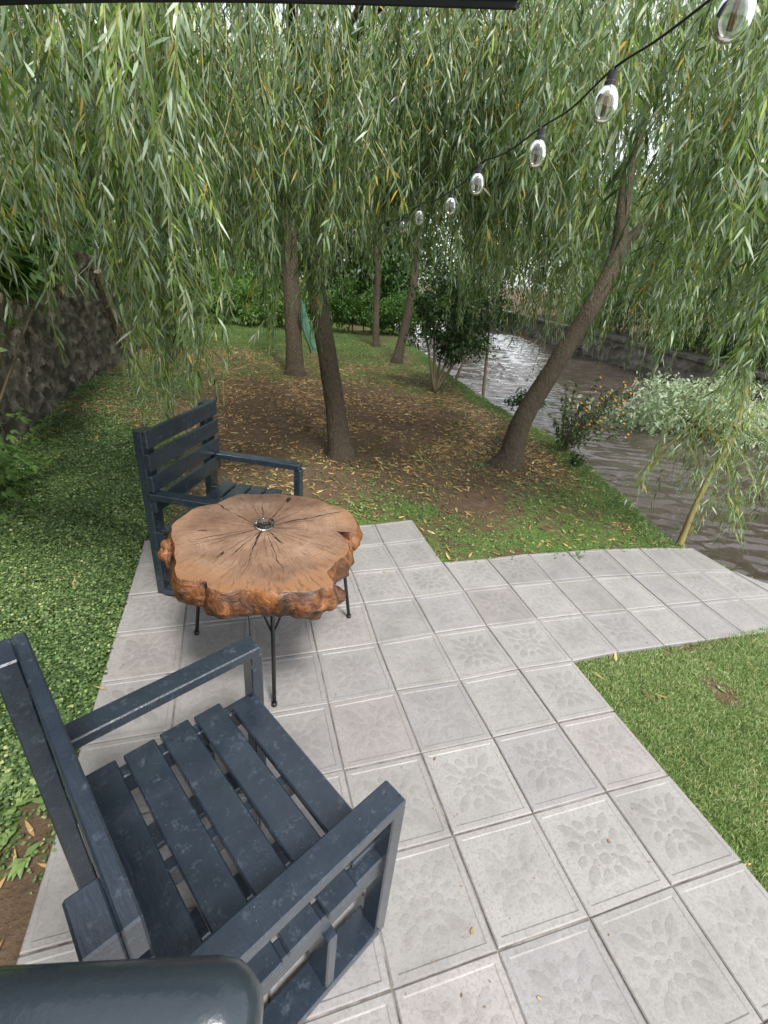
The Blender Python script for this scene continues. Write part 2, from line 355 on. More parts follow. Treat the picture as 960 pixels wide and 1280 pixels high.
# ------------------------------------------------------------ ground and river
BANK = np.array([(9, 60), (6.5, 30), (4.6, 16), (3.6, 9.3), (3.18, 7.3), (3.05, 6), (2.83, 4.05), (2.86, 3.2), (2.88, 2.35), (2.6, 1.1), (2.37, .13), (2.14, -.65), (2.27, -1.14), (2.5, -1.42), (4, -1.75), (8, -2.6), (40, -9)])
FAR = np.array([(19, 60), (15.5, 30), (13.2, 16), (12., 9.3), (11.2, 5), (11.3, 2), (12.8, .5), (17, -.6), (40, -4)])
def sdist(x, y, L):
    best = np.full(np.shape(x), 1e9); sgn = np.ones(np.shape(x))
    for (ax, ay), (bx, by) in zip(L[:-1], L[1:]):
        dx, dy = bx-ax, by-ay; t = np.clip(((x-ax)*dx+(y-ay)*dy)/(dx*dx+dy*dy), 0, 1)
        px, py = x-ax-t*dx, y-ay-t*dy; d = np.hypot(px, py); s = np.where(dx*(y-ay)-dy*(x-ax) > 0, 1., -1.)
        m_ = d < best-1e-6; best = np.where(m_, d, best); sgn = np.where(m_, s, sgn)
    return best*sgn                          # >0 = east / river side
def inpatio(x, y, e=0.):
    X, Y = x/S, y/S
    a = (X > -6-e) & (X < 0+e) & (Y < 0+e) & (Y > -14); b_ = (X > -6-e) & (X < 1+e) & (Y < -2+e) & (Y > -14)
    c_ = (X > -e) & (X < 12) & (Y < -2.05-.1*np.maximum(X-4, 0)+e) & (Y > -5.03-e) & ((X < 6.6) | (Y < -3.7+e))
    return a | b_ | c_
def gh(x, y):
    s1 = sdist(x, y, BANK); s2 = sdist(x, y, FAR)
    h = -.022+.012*(fbm(x*3, y*3, 3)-.5)*2
    h = h+.05*(fbm(x*.5, y*.5, 9)-.5)*sst(1, 4, np.abs(y+1.5)+np.abs(x)*.2)
    h = h-.85*sst(-.05, .75, s1+.12*(vnoise(x*3, y*3, 5)-.5))
    h = h+1.3*sst(.0, .35, s2)+.3*sst(1, 8, s2)
    return np.where(inpatio(x, y, -.12), -.06, h)
def green(x, y):                            # how green the ground is, 0..1
    s1 = sdist(x, y, BANK); nz = fbm(x*1.7, y*1.7, 21); nf = fbm(x*5, y*5, 31)
    g = sst(4.4, 1.2, y+1.6*(nz-.5))*sst(-1.6, -2.3, x)*1.0
    g = np.maximum(g, sst(1.3, .2, y)*(.35+.45*nz))
    g = np.maximum(g, sst(-.55, -.1, s1)*.95)
    g = np.maximum(g, sst(7.6, 9.2, y)*sst(3.5, 1.5, x)*.9)
    g = np.maximum(g, sst(3.0, 5.5, y)*sst(-.2, .9, nz)*.3+.33)
    g = np.where((y < -1.55) & (x > .2), .92, g)
    bare = np.exp(-((x+.2-.9)**2/.4+(y-3.4)**2/.8))*.8+.6*np.exp(-((x+.6)**2/1.2+(y-3.6)**2/2.))+np.exp(-((x-.75)**2/.06+(y-.35)**2/.05))*.9+np.exp(-((x+2.13)**2/.012+(y+2.55)**2/.4))*1.1+np.exp(-((x-1.05)**2/.008+(y+2.05)**2/.02))*.8
    g = np.where(sdist(x, y, FAR) > 0, .3, g)
    g = g*np.where(inpatio(x, y, .16) & (x > .2), .25+.9*nf, 1.)
    return np.clip(g-bare+.35*(nf-.5), 0, 1)
def axis(a0, a1, st, far0, far1):
    c = list(np.arange(a0, a1, st)); s_ = st
    while c[-1] < far1: s_ *= 1.16; c.append(c[-1]+s_)
    s_ = st
    while c[0] > far0: s_ *= 1.16; c.insert(0, c[0]-s_)
    return np.array(c)
gx = axis(-4.2, 3.9, .05, -200, 220); gx = np.unique(np.round(np.r_[gx[(gx < 9.2) | (gx > 15)], np.arange(9.2, 15, .12)], 4)); gy = axis(-4.5, 9, .055, -120, 260)
X, Y = np.meshgrid(gx, gy, indexing='ij'); Z = gh(X, Y); nx, ny = X.shape
mb = MB(); i, j = np.meshgrid(np.arange(nx-1), np.arange(ny-1), indexing='ij'); a = (i*ny+j).ravel()
mb.add(np.stack([X, Y, Z], -1), np.stack([a, a+ny, a+ny+1, a+1], 1), 0, green(X, Y).ravel())
tag(mb.build('ground', M['ground'], smooth=True), kind='structure')
mb = MB()
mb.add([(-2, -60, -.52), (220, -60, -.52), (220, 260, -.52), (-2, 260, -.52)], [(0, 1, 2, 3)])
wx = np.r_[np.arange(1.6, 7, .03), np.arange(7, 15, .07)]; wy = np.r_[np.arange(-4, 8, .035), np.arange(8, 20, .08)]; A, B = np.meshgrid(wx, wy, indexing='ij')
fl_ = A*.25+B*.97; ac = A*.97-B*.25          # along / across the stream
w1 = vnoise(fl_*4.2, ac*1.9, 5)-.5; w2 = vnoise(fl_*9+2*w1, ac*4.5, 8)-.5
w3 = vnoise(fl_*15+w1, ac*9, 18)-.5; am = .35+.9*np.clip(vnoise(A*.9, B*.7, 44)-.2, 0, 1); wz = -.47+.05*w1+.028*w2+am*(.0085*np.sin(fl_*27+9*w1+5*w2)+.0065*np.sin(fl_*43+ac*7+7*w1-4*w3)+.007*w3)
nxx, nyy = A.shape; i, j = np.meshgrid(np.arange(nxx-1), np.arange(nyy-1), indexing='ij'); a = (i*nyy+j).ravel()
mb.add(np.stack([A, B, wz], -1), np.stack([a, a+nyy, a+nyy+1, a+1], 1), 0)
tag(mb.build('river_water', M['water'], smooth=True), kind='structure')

# ------------------------------------------------------------ paving
PK = {(0, 0): (-0.005, 0.018), (0, 1): (-0.007, -0.92), (0, 2): (0.023, -1.913), (0, 3): (0.048, -2.901), (0, 4): (0.003, -3.938), (0, 5): (0.03, -4.971), (0, 6): (0.038, -5.989), (0, 7): (0.045, -6.987), (0, 8): (0.033, -7.99), (0, 9): (-0.008, -9.004), (1, 2): (1.052, -1.93), (1, 3): (1.059, -2.894), (1, 4): (1.035, -3.945), (1, 5): (1.03, -4.993), (1, 6): (1.013, -5.994), (1, 7): (1.015, -6.992), (1, 8): (1.021, -7.993), (2, 2): (2.127, -1.872), (2, 3): (2.05, -2.918), (2, 4): (2.006, -3.97), (2, 5): (1.971, -4.971), (3, 2): (3.126, -1.925), (3, 3): (3.044, -2.943), (3, 4): (2.981, -4.025), (3, 5): (2.927, -5.008), (4, 2): (4.132, -1.965), (4, 3): (3.987, -3.014), (4, 4): (3.928, -4.052), (4, 5): (3.86, -5.04), (5, 2): (5.083, -2.065), (5, 3): (4.898, -3.089), (5, 4): (4.809, -4.095), (5, 5): (4.778, -5.083), (6, 2): (5.984, -2.169), (6, 3): (5.846, -3.122), (6, 4): (5.777, -4.13), (6, 5): (5.71, -5.13), (7, 2): (6.56, -2.26), (7, 3): (6.62, -3.25), (7, 4): (6.72, -4.2), (7, 5): (6.66, -5.2), (8, 3): (6.9, -3.8), (8, 4): (7.66, -4.3), (8, 5): (7.62, -5.28), (-1, 0): (-0.996, -0.092), (-1, 1): (-1.025, -0.991), (-1, 2): (-0.998, -1.975), (-1, 3): (-0.994, -2.943), (-1, 4): (-0.987, -3.939), (-1, 5): (-0.998, -4.996), (-1, 6): (-0.98, -6.0), (-1, 7): (-0.993, -6.998), (-1, 8): (-1.0, -8.005), (-2, 2): (-1.977, -1.964), (-2, 3): (-1.977, -2.947), (-2, 4): (-2.015, -3.988), (-2, 5): (-2.01, -4.981), (-6, 0): (-5.986, -0.154), (-6, 1): (-5.968, -1.106), (-6, 2): (-5.976, -2.039), (-5, 0): (-4.99, -.13), (-4, 0): (-3.99, -.12), (-3, 0): (-2.99, -.11), (-2, 0): (-1.99, -.1)}
def corner(i, j):
    if (i, j) in PK: return np.array(PK[(i, j)])*S
    if i > 8: return (np.array(PK[(8, j)])+np.array((.97, -.1))*(i-8))*S if (8, j) in PK else np.array((i-.3, -j-.3))*S
    return np.array((i+.0, -j+.0))*S
tiles = [(i, j) for j in range(0, 14) for i in range(-6, 0)]+[(0, j) for j in range(2, 14)]+[(i, j) for j in (2, 3, 4) for i in range(1, 6)]+[(6, 2), (6, 3), (6, 4), (7, 3), (7, 4)]+[(i, 4) for i in range(8, 14)]
mb = MB(); tint = []
petals = []                                  # (cx, cy, half length, half width, angle, pointed)
petals.append((0, 0, .05, .05, 0, 0))
for k in range(4):
    a = k*math.pi/2
    petals.append((.112*math.cos(a), .112*math.sin(a), .064, .075, a, 0))
    d = a+math.pi/4
    petals.append((.315*math.cos(d), .315*math.sin(d), .135, .066, d, 1))
    petals.append((.168*math.cos(d), .168*math.sin(d), .05, .034, d, 0))
    for s_ in (-1, 1):
        e = a+s_*.30; petals.append((.265*math.cos(e), .265*math.sin(e), .078, .050, a+s_*.62, 0))
for (i, j) in tiles:
    c = [corner(i, j), corner(i+1, j), corner(i+1, j+1), corner(i, j+1)]; c = np.array([c[3], c[2], c[1], c[0]])   # ccw
    ctr = c.mean(0); dz = random.uniform(-.0035, .0025); tilt = (random.uniform(-.006, .006), random.uniform(-.006, .006))
    def pt(u, v, z):                         # u,v in -0.5..0.5
        p = (c[0]*(.5-u)*(.5-v)+c[1]*(.5+u)*(.5-v)+c[2]*(.5+u)*(.5+v)+c[3]*(.5-u)*(.5+v))
        return (p[0], p[1], z+dz+(p[0]-ctr[0])*tilt[0]+(p[1]-ctr[1])*tilt[1])
    g = .4945+random.uniform(-.004, .001); V = []
    for e, z in ((g, -.045), (g, -.004), (g-.012, 0), (.43, 0), (.418, -.0025), (.40, -.0025)):
        for u, v in ((-e, -e), (e, -e), (e, e), (-e, e)): V.append(pt(u, v, z))
    F = [[r*4+k, r*4+(k+1) % 4, r*4+4+(k+1) % 4, r*4+4+k] for r in range(5) for k in range(4)]+[[20, 21, 22, 23]]
    hue = random.random(); br = random.uniform(.92, 1.07)
    t = np.array((.278, .268, .258)) if hue < .55 else np.array((.266, .257, .256)) if hue < .85 else np.array((.278, .260, .252))
    t = t*br; n0 = mb.n; mb.add(V, F, 0); tint.append(np.tile(t, (len(V), 1)))
    wear = random.choice((.3, .5, .7, 1., 1.4)); tp = t*(1-.10*wear)
    ro = random.choice((0, 0, math.pi/4*0))
    for (px, py, hl, hw, an, po) in petals:
        K = 12; th = np.arange(K)*2*math.pi/K; ct, st = np.cos(th), np.sin(th)
        lx = hl*ct; ly = hw*st*(1-.55*np.maximum(ct, 0)**2 if po else 1.)*(np.where(ct < 0, 1+.1*ct, 1))
        V = []
        for f_, z in ((1., -.0027), (.80, -.0023+.0005*wear*.6), (.45, -.0021+.0007*wear*.6)):
            U = px+(lx*math.cos(an)-ly*math.sin(an))*f_+(px*0); W_ = py+(lx*math.sin(an)+ly*math.cos(an))*f_
            U = px+(lx*f_)*math.cos(an)-(ly*f_)*math.sin(an); W_ = py+(lx*f_)*math.sin(an)+(ly*f_)*math.cos(an)
            V += [pt(u_, v_, z) for u_, v_ in zip(U, W_)]
        V.append(pt(px, py, -.0020+.0008*wear*.6))
        F4 = [[r*K+k, r*K+(k+1) % K, r*K+K+(k+1) % K, r*K+K+k] for r in range(2) for k in range(K)]
        F3 = [[2*K+k, 2*K+(k+1) % K, 3*K] for k in range(K)]
        n1 = mb.n; mb.add(V, F4, 1); mb.f.append((np.array(F3)+n1, 1)); tint.append(np.tile(tp, (len(V), 1)))
o = mb.build('patio_paving', [M['tile'], M['tile_petal']])
ca = o.data.attributes.new('tint', 'FLOAT_COLOR', 'POINT'); tt = np.concatenate(tint); ca.data.foreach_set('color', np.c_[tt, np.ones(len(tt))].astype(np.float32).ravel())
tag(o, kind='structure')
# mortar bed under the paving
mb = MB()
for (x0, x1, y0, y1) in ((-5.98, .98, -13.95, -2.1), (-5.98, -.02, -2.1, -.12), (.98, 6.4, -4.95, -2.35), (6.4, 13, -5.2, -4.25)):
    mb.box(((x0+x1)/2*S, (y0+y1)/2*S, -.0445), ((x1-x0)*S, (y1-y0)*S, .074))
m, n, b = mat('joint_mortar'); n.links.new(ramp(n, noisef(n, objco(n), 12, 5, .7), [(.35, (.07, .06, .05)), (.62, (.24, .22, .2))]), b.inputs['Base Color']); b.inputs['Roughness'].default_value = 1
tag(mb.build('paving_bed', m), kind='structure')

# ------------------------------------------------------------ chairs
def make_chair():
    W, D, Ha, Hb, Hs, aw, Wr = 2.211, 1.668, 1.958, 2.959, 1.32, .213, 2.145
    t = empty('wooden_armchair', (0, 0, 0)); P_ = M['paint']; s = S; BV = .004
    def part(name, boxes, par=t, nails=()):
        q = MB()
        for c_, d_ in boxes: q.box(np.array(c_)*s, np.array(d_)*s, 0, bevel=BV)
        for (x, y, z, ax) in nails:
            V = [(math.cos(k*1.0472)*.0035, math.sin(k*1.0472)*.0035, .0006) for k in range(6)]
            V = np.array(V)
            if ax == 'x': V = V[:, [2, 0, 1]]
            q.add(V+np.array((x, y, z))*s, [[0, 1, 2, 3, 4, 5]], 1)
        return q.build(name, [P_, M['nail']], par)
    # backrest boards with the two posts behind them
    for k in range(4):
        zt = Hb-k*.36
        part('back_board', [((-.042, 0, zt-.135), (.084, Wr, .27))], nails=[(.001, sy*(Wr/2-.1-.07*q_), zt-.07-.12*q_, 'x') for sy in (-1, 1) for q_ in (0, 1)])
    for sy in (-1, 1):
        part('back_post', [((-.155, sy*(Wr/2-.14), (Hb-.004)/2), (.14, .27, Hb-.004))])
    for sy in (-1, 1):
        part('armrest', [((D/2-.04+.003, sy*(W/2-aw/2), Ha-.055), (D-.08+.16, aw, .11))], nails=[(D-.02-.06*q_, sy*(W/2-.06-.07*q_), Ha+.001, 'z') for q_ in (0, 1)])
        part('front_leg', [((D-.035, sy*(W/2-aw/2), (Ha-.113)/2), (.13, aw-.03, Ha-.113))])
    # five seat slats
    xs = [.17, .50, .82, 1.14, 1.47]
    for k, x in enumerate(xs):
        part('seat_slat', [((x, random.uniform(-.012, .012), Hs-.038), (.27, W-.06 if k < 4 else W-2*aw+.10, .076))],
             nails=[(x+dx, sy*(W/2-.13-dy), Hs+.002, 'z') for sy in (-1, 1) for dx, dy in ((-.07, .03), (.06, .0), (.0, .1))] if k < 4 else ())
    # pallet frame
    for y in (-.98, 0, .98):
        part('seat_rail', [((.76, y, Hs-.20), (1.72, .13 if y else .11, .235))])
        part('lower_rail', [((.76, y, .045+.04), (1.70, .26, .08))])
        part('spacer_block', [((1.05, y, .54), (.09, .24, .78))]) if y else None
    part('front_apron', [((D-.13, 0, Hs-.215), (.05, W-2*aw-.1, .22))])
    part('rear_apron', [((-.04, 0, Hs-.25), (.08, W-.65, .22))])
    return t
def copy_tree(o, parent=None):
    c = o.copy(); sc.collection.objects.link(c)
    if parent is not None: c.parent = parent
    for ch in list(o.children): copy_tree(ch, c)
    return c
ch1 = make_chair()
tag(ch1, 'dark blue grey slatted wooden armchair nearest the camera, seen from above behind its armrest', 'armchair', 'two painted wooden armchairs')
ch2 = copy_tree(ch1)
ch1.location = (-4.958*S, -7.405*S, .002); ch1.rotation_euler[2] = .484
ch2.location = (-4.83*S, -1.20*S, .002); ch2.rotation_euler[2] = -.456
tag(ch2, 'dark blue grey wooden armchair with four back boards standing behind the log table', 'armchair')

# ------------------------------------------------------------ log table
OUT = [(165, 545), (163, 532), (175, 518), (192, 505), (215, 490), (238, 472), (262, 461), (300, 454), (330, 449), (352, 438), (375, 428), (405, 416), (430, 411), (470, 414), (500, 414), (560, 411), (600, 416), (640, 420), (670, 428), (700, 430), (730, 440), (760, 455), (782, 457), (805, 465), (830, 480), (848, 500), (861, 530), (855, 548), (838, 556), (812, 548), (788, 545), (782, 552), (800, 566), (822, 590), (829, 610), (820, 640), (800, 650), (778, 668), (762, 690), (745, 703), (752, 720), (770, 742), (768, 762), (745, 757), (722, 768), (700, 778), (655, 781), (610, 780), (565, 782), (520, 778), (480, 768), (440, 768), (412, 768), (395, 776), (350, 780), (325, 770), (300, 765), (296, 752), (296, 738), (262, 740), (230, 738), (185, 728), (177, 705), (175, 690), (182, 668), (173, 640), (176, 620), (176, 604), (168, 585), (162, 566)]
out = np.array([at(160+x/3, 480+y/3, TZ) for x, y in OUT])[:, :2]
def resample(p, n):
    q = np.vstack([p, p[:1]]); d = np.r_[0, np.cumsum(np.hypot(*np.diff(q, axis=0).T))]; t = np.linspace(0, d[-1], n, endpoint=False)
    return np.stack([np.interp(t, d, q[:, 0]), np.interp(t, d, q[:, 1])], 1)
NS = 260; out = resample(out, NS)[::-1]
if np.sum(out[:, 0]*np.roll(out[:, 1], -1)-np.roll(out[:, 0], -1)*out[:, 1]) < 0: out = out[::-1]
tc = TC[:2]; rel = out-tc
nrm2 = np.roll(out, -1, 0)-np.roll(out, 1, 0); nrm2 = np.stack([nrm2[:, 1], -nrm2[:, 0]], 1); nrm2 /= np.linalg.norm(nrm2, axis=1)[:, None]
nrm2 = (nrm2+np.roll(nrm2, 3, 0)+np.roll(nrm2, -3, 0)+rel/np.linalg.norm(rel, axis=1)[:, None]); nrm2 /= np.linalg.norm(nrm2, axis=1)[:, None]
table = empty('log_table', (TC[0], TC[1], 0), label='round live edge tree slice table on thin black metal legs', cat='table')
mb = MB(); V = []; fr = [.12, .3, .5, .7, .85, .95, .985]
for f_ in fr:
    zz = [.0015*mn.noise(Vector((p[0]*f_*9, p[1]*f_*9, 1))) for p in rel]
    V += [(p[0]*f_, p[1]*f_, TZ+z) for p, z in zip(rel, zz)]
ang = np.arctan2(rel[:, 1], rel[:, 0]); back = sst(.0, 1., np.sin(ang))
thick = .135*(1-.15*back); ZR = [(0., 0), (.004, -.006), (.010, -.02), (.018, -.05), (.02, -.08), (.012, -.105), (-.012, -.125), (-.06, -.138)]
for o_, z in ZR:
    for k in range(NS):
        p = rel[k]; kx, ky = p[0]+tc[0], p[1]+tc[1]
        amp = min(1., abs(z)/.03)
        nz = (mn.noise(Vector((kx*13, ky*13, z*16)))+.55*mn.noise(Vector((kx*28, ky*28, z*30))))
        nz = abs(nz)*1.5-.35
        o2 = o_*(1-1.9*back[k]*min(1, abs(z)/.06))-.04*back[k]*amp+.019*nz*amp*(1-.6*back[k])
        zz = z*thick[k]/.135*(1+.14*mn.noise(Vector((kx*5, ky*5, 3))))
        V.append((p[0]+nrm2[k, 0]*o2, p[1]+nrm2[k, 1]*o2, TZ+zz))
V.append((0, 0, TZ)); nr = len(fr)+len(ZR); a = np.arange(NS); b_ = (a+1) % NS
F = [np.stack([a+r*NS, a+(r+1)*NS, b_+(r+1)*NS, b_+r*NS], 1) for r in range(nr-1)]
mb.add(V, np.concatenate(F[:len(fr)]), 0); mb.f.append((np.concatenate(F[len(fr):]), 1))
mb.f.append((np.stack([a, b_, np.full(NS, nr*NS)], 1), 0)); mb.f.append((np.arange(NS)[::-1][None, :]+(nr-1)*NS, 1))
def blob(mb, c, r, sc3, seed, mt=1, amp=.25):
    nu, nv = 22, 14; V = []
    for i_ in range(nv+1):
        ph = math.pi*i_/nv
        for j_ in range(nu):
            th = 2*math.pi*j_/nu; d = Vector((math.sin(ph)*math.cos(th), math.sin(ph)*math.sin(th), math.cos(ph)))
            rr = r*(1+amp*mn.noise(d*1.8+Vector((seed, 0, 0)))+amp*.6*mn.noise(d*4+Vector((seed, 5, 0))))
            V.append((c[0]+d.x*rr*sc3[0], c[1]+d.y*rr*sc3[1], c[2]+d.z*rr*sc3[2]))
    F = [[i_*nu+j_, (i_+1)*nu+j_, (i_+1)*nu+(j_+1) % nu, i_*nu+(j_+1) % nu] for i_ in range(nv) for j_ in range(nu)]
    mb.add(V, F, mt)
for (u, v, z, r, s3, sd) in ((210, 686, .70, .040, (1, 1, .85), 1), (217, 706, .66, .040, (1, 1, .95), 2), (204, 697, .675, .030, (1, 1.1, 1), 5), (223, 722, .64, .035, (1, 1, .8), 3), (440, 662, .70, .036, (.8, 1, 1), 4), (432, 690, .665, .045, (.7, 1.1, 1.3), 9),
                         (255, 752, .665, .04, (1.4, .8, 1), 11), (300, 757, .66, .045, (1.3, .8, .8), 12), (335, 764, .65, .042, (1.3, .7, .8), 13), (385, 762, .66, .055, (1.5, .9, .95), 14), (415, 750, .66, .045, (1.1, .9, .9), 15)):
    p = at(u, v, z)+np.array([FW[0], FW[1], 0])*.028; blob(mb, (p[0]-TC[0], p[1]-TC[1], z), r, s3, sd)
mb.build('slab', [M['logtop'], M['logside']], table, smooth=False)
for p_ in (mb,): pass
o = bpy.data.objects['slab']; pv = np.zeros(len(o.data.polygons), bool); mi = np.zeros(len(pv), np.int32); o.data.polygons.foreach_get('material_index', mi); o.data.polygons.foreach_set('use_smooth', mi == 1)
feet = [at(246, 792), at(436, 771), at(343, 881)]
bc = np.mean(feet, 0)
for k, f_ in enumerate(feet):
    q = MB(); top = bc+(f_-bc)*.80; top[2] = .62; f0 = f_-TC*np.array([1, 1, 0]); t0 = top-TC*np.array([1, 1, 0])
    f0[2] = .004; add_tube(q, [f0, t0], [.0095, .0095], seg=12, sub=1); add_tube(q, [f0-[0, 0, .003], f0+[0, 0, .012]], [.014, .013], seg=12, sub=1)
    q.build('leg', M['iron'], table, smooth=True)
for k in range(3):                           # braces from the front leg up to the plate
    q = MB(); f_ = feet[k]; lo = bc+(f_-bc)*(1-.2*.62); lo[2] = .62*.62
    for o_ in [feet[m_] for m_ in range(3) if m_ != k]:
        hi = bc+(o_-bc)*.38+(f_-bc)*.36; hi[2] = .62
        add_tube(q, [lo-TC*[1, 1, 0], hi-TC*[1, 1, 0]], [.005, .005], seg=8, sub=1)
    if k == 2: q.build('brace', M['iron'], table, smooth=True)
q = MB(); q.box((bc[0]-TC[0], bc[1]-TC[1], .612), (.36, .30, .006)); q.build('mounting_plate', M['iron'], table)
# ashtray
q = MB(); lathe(q, [(.0, .001), (.034, .001), (.040, .004), (.043, .014), (.044, .024), (.041, .0265), (.036, .024), (.033, .012), (.028, .008), (.0, .007)], (0, 0, 0), 32)
o = q.build('ashtray', M['glass'], smooth=True, loc=(TC[0], TC[1], TZ+.002)); tag(o, 'small clear glass ashtray in the middle of the log table', 'ashtray')

# ------------------------------------------------------------ handrail close to the camera
hr = empty('handrail', (*atd(-150, 1290, .40)[:2], 0), label='thick glossy blue grey rounded rail at the near bottom corner', cat='handrail')
base = np.array([*atd(-150, 1290, .40)[:2], 0.])
e0 = atd(-420, 1315, .40)-base; e1 = atd(326, 1276, .405)-base; dr = unit(e1-e0)
q = MB(); rr = [(0, .0), (0.002, .018), (.010, .031), (.025, .040), (.045, .0435)]
pts = [e0]+[e1-dr*x for x, _ in rr[::-1]]; rad = [.0435]+[r for _, r in rr[::-1]]
V, F, C = tube(pts, np.maximum(rad, .001), seg=36, sub=1); q.add(V, F); q.f.append((C, 0)); q.build('rail', M['railpaint'], hr, smooth=True)
q = MB(); p0 = atd(-330, 1304, .40)-base; add_tube(q, [(p0[0], p0[1], .0), (p0[0], p0[1], p0[2])], [.03, .03], seg=20, sub=1)
q.build('post', M['railpaint'], hr, smooth=True)

# ------------------------------------------------------------ awning overhead
AZ = 7.2*S; A0 = atd(5, 9, 1); c0 = CAM+ray(3, 14)*((AZ-CAM[2])/ray(3, 14)[2]); c2 = CAM+ray(646, 9)*((AZ-CAM[2])/ray(646, 9)[2])
ex = unit(c0-c2); ey = np.array([-ex[1], ex[0], 0]);
if ey@np.array([FW[0], FW[1], 0]) > 0: ey = -ey
aw_ = empty('awning', (c2[0], c2[1], 0), label='black fabric awning edge across the top above the patio', cat='awning')
q = MB(); NX, NY = 24, 16; V = []; LX, LY = 2.9, .75
for i_ in range(NX+1):
    for j_ in range(NY+1):
        u_, v_ = i_/NX, j_/NY; p = c2+ex*LX*u_+ey*LY*v_; sag = -.05*math.sin(math.pi*u_)*math.sin(math.pi*v_)+.0*v_
        rise = .35*v_; edge = .022*math.sin(math.pi*min(1, u_*LX/2.35))*(1-v_)
        V.append((p[0]-c2[0], p[1]-c2[1], AZ+rise+sag+edge))
V = np.array(V); n1 = len(V); V2 = V.copy(); V2[:, 2] += .004
F = [[i_*(NY+1)+j_, (i_+1)*(NY+1)+j_, (i_+1)*(NY+1)+j_+1, i_*(NY+1)+j_+1] for i_ in range(NX) for j_ in range(NY)]
q.add(V, F); q.add(V2, np.array(F)[:, ::-1]); q.build('canopy', M['awning'], aw_, smooth=True)
q = MB(); V = []
for i_ in range(NX+1):
    p = V2[i_*(NY+1)]
    V += [(p[0], p[1], p[2]+.003), (p[0], p[1], p[2]-.010), (p[0]+ey[0]*.012, p[1]+ey[1]*.012, p[2]-.010), (p[0]+ey[0]*.012, p[1]+ey[1]*.012, p[2]+.003)]
F = [[i_*4+k, i_*4+(k+1) % 4, i_*4+4+(k+1) % 4, i_*4+4+k] for i_ in range(NX) for k in range(4)]+[[0, 1, 2, 3], [NX*4+3, NX*4+2, NX*4+1, NX*4]]
q.add(V, F); q.build('edge_hem', M['awning'], aw_)
for u_ in (0., 1.):
    p = ex*(LX*u_*1.0)+ey*3.6; p0_ = ex*(LX*u_)+ey*.5; p0_[2] = AZ+.20; p[2] = 0
    q = MB(); q.box((p[0], p[1], (AZ+.6)/2), (.06, .06, AZ+.6), bevel=.004); q.build('post', M['iron'], aw_)
    q = MB(); p1_ = p.copy(); p1_[2] = AZ+.52; add_tube(q, [p0_, p1_], [.02, .02], seg=10, sub=1); q.build('support_arm', M['iron'], aw_)

# ------------------------------------------------------------ string lights
BL = [(915, 27, .80), (755, 137, 1.15), (670, 197, 1.50), (595.5, 234, 1.86), (562.5, 261, 2.28), (523.5, 275, 2.68), (503, 286, 3.22), (484, 291, 3.78), (454, 292, 4.7), (443, 292, 5.6), (429, 287, 6.6)]
bp = [atd(u, v, d) for u, v, d in BL]
sl_ = empty('string_lights', (bp[0][0], bp[0][1], 0), label='black cord of clear round bulbs with amber filaments crossing before the willows', cat='string lights')
o0 = np.array([bp[0][0], bp[0][1], 0.])
tops = [p+np.array([0, 0, .0775]) for p in bp]
cpts = [c2+np.array([.12, -.5, .12])]+tops+[tops[-1]+(tops[-1]-tops[-2])*1.2+np.array([0, 0, .06]), ]
mids = []
for a_, b2 in zip(cpts[:-1], cpts[1:]):
    mids += [a_, (a_+b2)/2-np.array([0, 0, .012+.006*np.linalg.norm(b2-a_)])]
mids.append(cpts[-1])
q = MB(); add_tube(q, np.array(mids)-o0, np.full(len(mids), .0028), seg=8, sub=4); q.build('cord', M['plastic'], sl_, smooth=True)
BS = 1.22
for p in bp:
    c = p-o0; a_ = random.uniform(-.06, .06)
    q = MB(); lathe(q, [(.0, .077), (.008, .076), (.0110, .072), (.0110, .055), (.0135, .052), (.0135, .043), (.0, .042)], c, 16); q.build('bulb_socket', M['plastic'], sl_, smooth=False)
    prof = [(.0115, .036), (.0155, .032), (.0215, .023), (.0258, .010), (.0270, -.002), (.0255, -.014), (.0205, -.0245), (.0120, -.0315), (.005, -.034), (.0, -.0345)]; prof = [(a_2*1.12, (z_2-.036)*1.02+.044) for a_2, z_2 in prof]
    q = MB(); lathe(q, prof, c, 24); lathe(q, [(max(r-.0011, 0), z+(.0011 if z < -.03 else 0)) for r, z in prof][::-1], c, 24)
    g = q.build('bulb', M['bulb'], sl_, smooth=True)
    q = MB()
    for s_ in (-1, 1): add_tube(q, [c+[s_*.003, 0, .026], c+[s_*.0035, 0, -.012]], [.0030, .0030], seg=6, sub=1)
    q.build('filament', M['filament'], g)

# ------------------------------------------------------------ ground plants
def cover(name, label_, n_, xr, yr, dens, fn, m_):
    x = rng.uniform(*xr, n_); y = rng.uniform(*yr, n_); k = rng.random(n_) < dens(x, y); x, y = x[k], y[k]
    z = gh(x, y); k = z > -.44; x, y, z = x[k], y[k], z[k]
    q = MB(); fn(q, x, y, z); o = q.build(name, m_); tag(o, label_, cat=name.replace('_', ' '), kind='stuff')
outp = lambda x, y: (~inpatio(x, y, .05*(vnoise(x*9, y*9, 2)-.75))).astype(float)
def f_clover(q, x, y, z):
    n_ = len(x); hgt = .002+.055*np.clip(fbm(x*5, y*5, 51)-.28, 0, 1)+rng.random(n_)*.016
    P = np.stack([x, y, z+hgt], 1); th = rng.random(n_)*6.283; D = unit(np.stack([np.cos(th), np.sin(th), rng.normal(0, .28, n_)], 1))
    up = unit(np.stack([rng.normal(0, .35, n_), rng.normal(0, .35, n_), np.ones(n_)], 1)); sd = unit(np.cross(D, up))
    L = rng.uniform(.009, .021, n_)*(1+.3*(y > 0)); blades(q, P, D, sd, L, L*.8, .15, 0, np.clip(.25+.5*fbm(x*2, y*2, 61)+rng.normal(0, .3, n_)-.1, 0, 1), wide=.45, fold=-.12)
